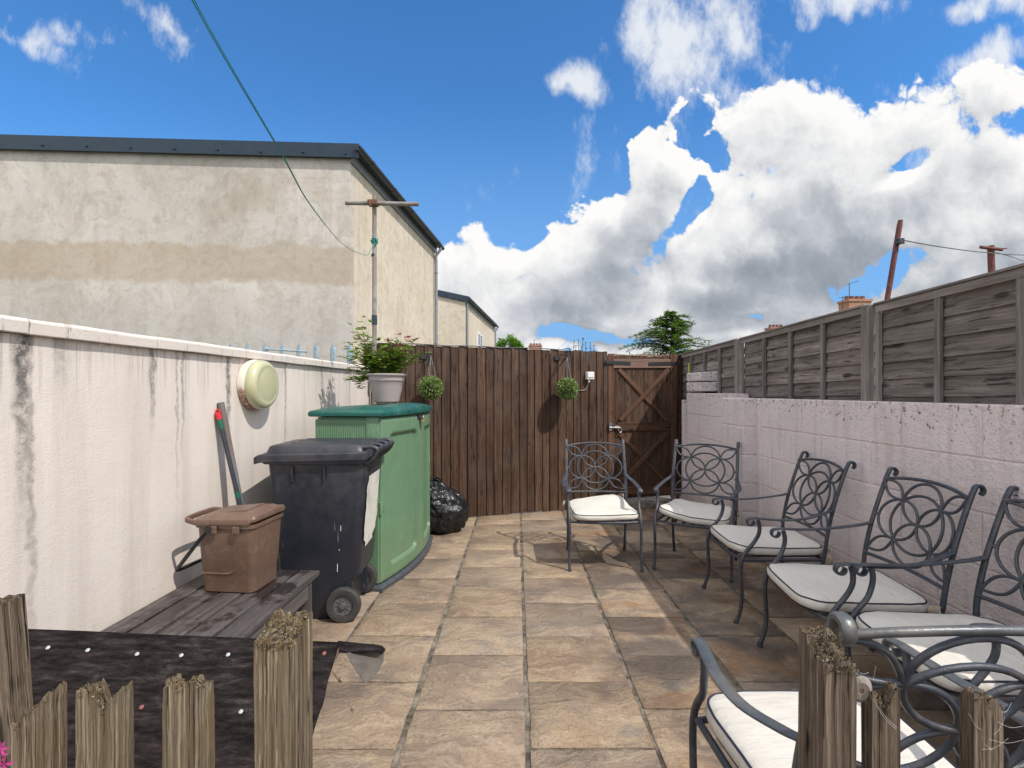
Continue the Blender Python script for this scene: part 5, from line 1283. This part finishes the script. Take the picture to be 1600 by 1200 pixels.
fr_ = thing('picket_fence', 'rotting brown picket fence stub with a mossy gatepost, at the lower right of the view', 'fence')
zc = lambda py, Y: CAMH+(612-py)/800*Y
def pk(par, name, xl, xr, d_, Yf, topf, seed, mt, lich, lean=0, z0=-.02, rough=.0016, sz=.0055):
    w_ = xr-xl; loc = ((xl+xr)/2, Yf+d_/2, 0)
    o = place(rough_post(w_, d_, z0, 1, topf, 12 if w_ > .05 else 8, seed, rough), name, mt, par, loc, lean, smooth=45)
    if lich:
        l = lichen(topf, w_, d_, lich, seed, sz=sz).build('lichen', M['lichen'], o)
    return o
ho = lambda a, b, w_: (lambda x, y: a+(b-a)*(x/w_+.5))
# left post
pk(fl, 'gatepost', -.3518, -.297, .060, .70, lambda x, y: 1.018+.016*(y/.06+.5)+.006*mn.noise(Vector((x*60, y*60, 1))), 1, M['old'], 420, sz=.0030)
pk(fl, 'picket', -.492, -.436, .020, .725, lambda x, y: .945+.004*math.sin(x*200), 4, M['old'], 70, sz=.0026)
pk(fl, 'picket', -.595, -.535, .020, .70, lambda x, y: .951-.022*math.exp(-((x-.006)/.013)**2)+(.012 if -.012 < x < .0 else 0), 5, M['old'], 130, sz=.0028)
pk(fl, 'picket', -.684, -.628, .020, .70, lambda x, y: .918+.034*max(0, (x+.010)/.038)-(.014 if x < -.015 else 0), 6, M['old'], 60, sz=.003)
pk(fl, 'picket', -.795, -.728, .022, .74, lambda x, y: 1.058-.002*x, 7, M['olddark'], 12, lean=-.0)
fl.children[-1].rotation_euler = (0, -.075, 0); fl.children[-1].location = (-.68, .751, 0)
pk(fr_, 'gatepost', .4256, .4715, .058, .70, lambda x, y: .985+.026*(y/.058+.5)+.010*mn.noise(Vector((x*70, y*70, 3))), 11, M['olddark'], 380, sz=.0030)
pk(fr_, 'picket', .493, .532, .020, .70, lambda x, y: .955-(.030*math.exp(-((x+.001)/.0085)**2))-.004*(x < -.012), 12, M['olddark'], 60, sz=.003)
pk(fr_, 'picket', .632, .672, .020, .70, lambda x, y: .946-.020*max(0, (x+.004)/.024)**2-(.010 if -.004 < x < .004 else 0), 13, M['olddark'], 60, sz=.003)
for par, x0, x1 in ((fl, -1.1, -.36), (fr_, .475, 1.1)):
    for z in (.22, .58): m = MB(); m.beam((x0, .745, z), (x1, .745, z), .035, .07); m.build('rail', M['olddark'], par)
for k, (x, lb) in enumerate(((-.90, 0), (-1.0, 0), (.80, 0), (.93, 0))):
    par = fl if x < 0 else fr_; pk(par, 'picket', x-.025, x+.025, .02, .70, lambda x, y: .90+.004*math.sin(x*300), 30+k, M['olddark'], 0)
# pale shell like washer on the right post
m = MB(); m.lathe([(.0035, .003), (.004, .006), (.012, .0075), (.0165, .004), (.018, .0)], 18, (0, 0, 0), Matrix.Rotation(math.pi/2, 3, 'X'))
M['shell'] = simple('chalky washer', (.30, .27, .235), .8, 0, .3, 90, .6, .3, ((.22, .12, .07), .5))
o = m.build('washer', M['shell'], fr_, smooth=40); o.location = (.486, .715, .945); o.rotation_euler = (.1, .2, -.25); o.scale = (.8, .8, 1.1)
m = MB()
for k in range(16):
    a = Vector((rnd(.474, .50), rnd(.700, .73), rnd(.93, .965))); b = a+Vector((rnd(.0, .03), rnd(-.01, .01), rnd(-.035, .02))); m.tube(cr([a, (a+b)/2-Vector((0, 0, .004)), b], 3), .00013, 4)
for k in range(10):
    a = Vector((rnd(.63, .67), .698, rnd(.87, .93))); b = a+Vector((rnd(-.02, .05), rnd(-.01, .01), rnd(-.03, .03))); m.tube(cr([a, (a+b)/2-Vector((0, 0, .005)), b], 3), .00013, 4)
M['web'] = simple('cobweb', (.7, .68, .62), .8); tag(m.build('cobwebs', M['web']), 'wisps of cobweb between the right gatepost and the broken pickets', 'cobwebs', None, 'stuff')
# pink flowers at the lower left edge
m = MB(); fw = thing('pink_flowers', 'few magenta flower petals poking in at the lower left edge beside the leaning picket', 'flowers')
for (px, py) in ((2, 1168), (6, 1194), (-4, 1180)):
    c = P(px, py, .66)
    for k in range(7): a = k*.9; m.leaf(c, (math.cos(a), rnd(-.4, .4), math.sin(a)), (0, -1, .3), .012, .005)
m.build('petals', M['petal'], fw); m = MB(); m.tube(cr([P(-4, 1185, .66), P(-12, 1300, .68), Vector((-.70, .68, .0))], 5), .0015, 5); m.build('stems', M['weed'], fw)

# ------------------------------------------------------------------ trees and shrubs beyond the fences
def conifer(px0, px1, ptop, Y, label):
    c = P((px0+px1)/2, ptop, Y); W_ = (px1-px0)/800*Y/2
    t = thing('conifer_tree', label, 'tree', (c.x, c.y, -.16)); H = c.z+.16
    m = MB(); m.tube([(0, 0, 0), (0, 0, H*.6), (.02, 0, H*.97)], [.14, .08, .012], 8); m.build('trunk', M['bark'], t, smooth=60)
    m = MB(); lv = MB(); random.seed(17)
    z = H*.48
    while z < H:
        t_ = (H-z)/(H*.34); L = W_*min(1.0, .12+1.05*t_**.7)*rnd(.75, 1.1)
        for k in range(6 if t_ > .2 else 4):
            a = rnd(0, 6.28); l = L*rnd(.55, 1.12); pts = []
            for i in range(9):
                q = i/8; pts.append(Vector((math.cos(a)*l*q, math.sin(a)*l*q, z+.18*l*math.sin(q*2.2)-.10*l*q*q)))
            m.tube(pts, [.018*(1-.8*i/8) for i in range(9)], 4)
            for i in range(1, 9):
                for s in range(16):
                    p = pts[i]+Vector((rnd(-.05, .05), rnd(-.05, .05), rnd(-.05, .03)))
                    dr = Vector((math.cos(a+rnd(-1.2, 1.2)), math.sin(a+rnd(-1.2, 1.2)), rnd(-.35, .35))); lv.leaf(p, dr, (rnd(-.4, .4), rnd(-.4, .4), 1), rnd(.09, .19)*(1.1-.4*i/8), rnd(.02, .045))
        z += rnd(.07, .13)
    m.build('limbs', M['bark'], t); lv.build('crown', M['conifer'], t)
conifer(972, 1128, 487, 15.0, 'dark green conifer with layered boughs, standing behind the garden gate')
def bush(nm, label, cat, px0, px1, ptop, pbot, Y, mt, n, ls, seed):
    random.seed(seed); a, b = P(px0, ptop, Y), P(px1, pbot, Y); cx = (a.x+b.x)/2; rx = (b.x-a.x)/2; zt = a.z; rz = (a.z-b.z)
    t = thing(nm, label, cat, (cx, Y, -.16)); zt += .16; zb = b.z+.16
    m = MB(); m.tube([(0, 0, 0), (.05, 0, zb*.8), (.0, 0, zb)], [.09, .07, .03], 7)
    cl_ = []
    for k in range(16):
        an = rnd(0, 6.28); q = rnd(0, 1)**.5; p = Vector((math.cos(an)*rx*q*.8, math.sin(an)*rx*q*.8, zb-rz*.2+rz*1.05*math.sqrt(max(0, 1-q*q))*rnd(.6, 1))); cl_.append(p); m.tube([(0, 0, zb*.75), Vector((p.x*.5, p.y*.5, (zb*.75+p.z)/2)), p], [.03, .02, .008], 4)
    m.build('trunk', M['bark'], t); m = MB()
    for k in range(n):
        c = random.choice(cl_); d = Vector((rnd(-1, 1), rnd(-1, 1), rnd(-1, 1))).normalized()*rx*.34*rnd(.5, 1); m.leaf(c+d, (rnd(-1, 1), rnd(-1, 1), rnd(-.6, .8)), (rnd(-1, 1), rnd(-1, 1), 1), rnd(.6, 1.3)*ls, rnd(.4, .8)*ls)
    m.build('crown', mt, t)
bush('broadleaf_tree', 'bright green round tree top just right of the farther rendered house', 'tree', 773, 818, 523, 548, 24, M['lime'], 2600, .10, 3)
sprig = thing('tall_shrub', 'sparse upright shrub tips poking above the brown fence left of the gate', 'shrub', (0, 0, 0)); random.seed(14)
ms = MB(); ml = MB()
for px, py in ((897, 534), (904, 532), (911, 530), (915, 537), (922, 536), (928, 541), (900, 541), (908, 543)):
    p = P(px, py, 9.5); base = Vector((p.x*.98+.03, 9.5, 1.2)); pts = cr([Vector((base.x, 9.5, -.16)), base, (base+p)/2+Vector((rnd(-.03, .03), 0, 0)), p], 5); ms.tube(pts, .005, 4)
    for q in pts[8:]:
        for k in range(4): ml.leaf(q, (rnd(-1, 1), rnd(-1, 1), rnd(0, 1)), (rnd(-1, 1), rnd(-1, 1), 1), rnd(.025, .05), rnd(.015, .028))
ms.build('stems', M['bark'], sprig); ml.build('foliage', M['weed'], sprig)

# ------------------------------------------------------------------ weeds, moss and litter on the paving
def tuft(px, py, label, n, seed, r=.06, h=.09, loc=None):
    random.seed(seed); c = loc or G(px, py); m = MB()
    for k in range(n):
        p = c+Vector((rnd(-r, r), rnd(-r, r), 0)); m.leaf(p, (rnd(-.5, .5), rnd(-.5, .5), 1), (rnd(-1, 1), rnd(-1, 1), .2), rnd(.4, 1)*h, rnd(.010, .02))
    tag(m.build('weed_clump', M['weed']), label, 'weeds')
tuft(0, 0, 'green weeds growing in the corner between the gate and the pink wall end', 90, 2, .07, .16, Vector((2.02, 6.28, gz(6.3))))
tuft(0, 0, 'small weeds at the foot of the pink pier by the gate', 40, 3, .05, .08, Vector((1.98, 5.0, gz(5.0))))
m = MB(); random.seed(40)
for k in range(700):
    x = random.choice(joints[4:9]); y = rnd(1.6, 5.9); p = Vector((x+.01*(y-2)+rnd(-.007, .007), y, gz(y)-.006)); m.leaf(p, (rnd(-1, 1), rnd(-1, 1), rnd(.1, .5)), (rnd(-.5, .5), rnd(-.5, .5), 1), rnd(.004, .010), rnd(.003, .006))
for k in range(260):
    s = rnd(fs_of(690), fs_of(945)); p = fpt(s, rnd(.02, .06), 0); p.z = gz(p.y)+.001; m.leaf(p, (rnd(-1, 1), rnd(-1, 1), rnd(.0, .5)), (rnd(-.5, .5), rnd(-.5, .5), 1), rnd(.006, .02), rnd(.004, .009))
tag(m.build('paving_moss', M['weed']), kind='stuff')
m = MB(); random.seed(41)
for k in range(170):
    y = rnd(1.4, 6.0); x = rnd(-1.0, 1.9); p = Vector((x, y, gz(y)+.002)); s = rnd(.003, .009); m.leaf(p, (rnd(-1, 1), rnd(-1, 1), .1), (rnd(-.5, .5), rnd(-.5, .5), 1), s, s*.6)
for k in range(150):
    y = rnd(2.2, 4.4); p = Vector((2.05+rnd(-.12, .05), y, gz(y)+.002)); s = rnd(.005, .014); m.leaf(p, (rnd(-1, 1), rnd(-1, 1), .1), (rnd(-.5, .5), rnd(-.5, .5), 1), s, s*.6)
tag(m.build('dry_litter', M['dead']), kind='stuff')
def dleaf(px, py, label, s):
    m = MB(); c = G(px, py)+Vector((0, 0, .006)); random.seed(int(px))
    for k in range(4): m.leaf(c, (rnd(-1, 1), rnd(-1, 1), .3), (rnd(-.8, .8), rnd(-.8, .8), 1), s, s*.6)
    tag(m.build('dead_leaf', M['dead']), label, 'dead leaf')
dleaf(898, 838, 'curled dead leaf on the paving under the leftmost far armchair', .04)
dleaf(550, 1112, 'small dead leaf on the slab right of the left gatepost', .012)
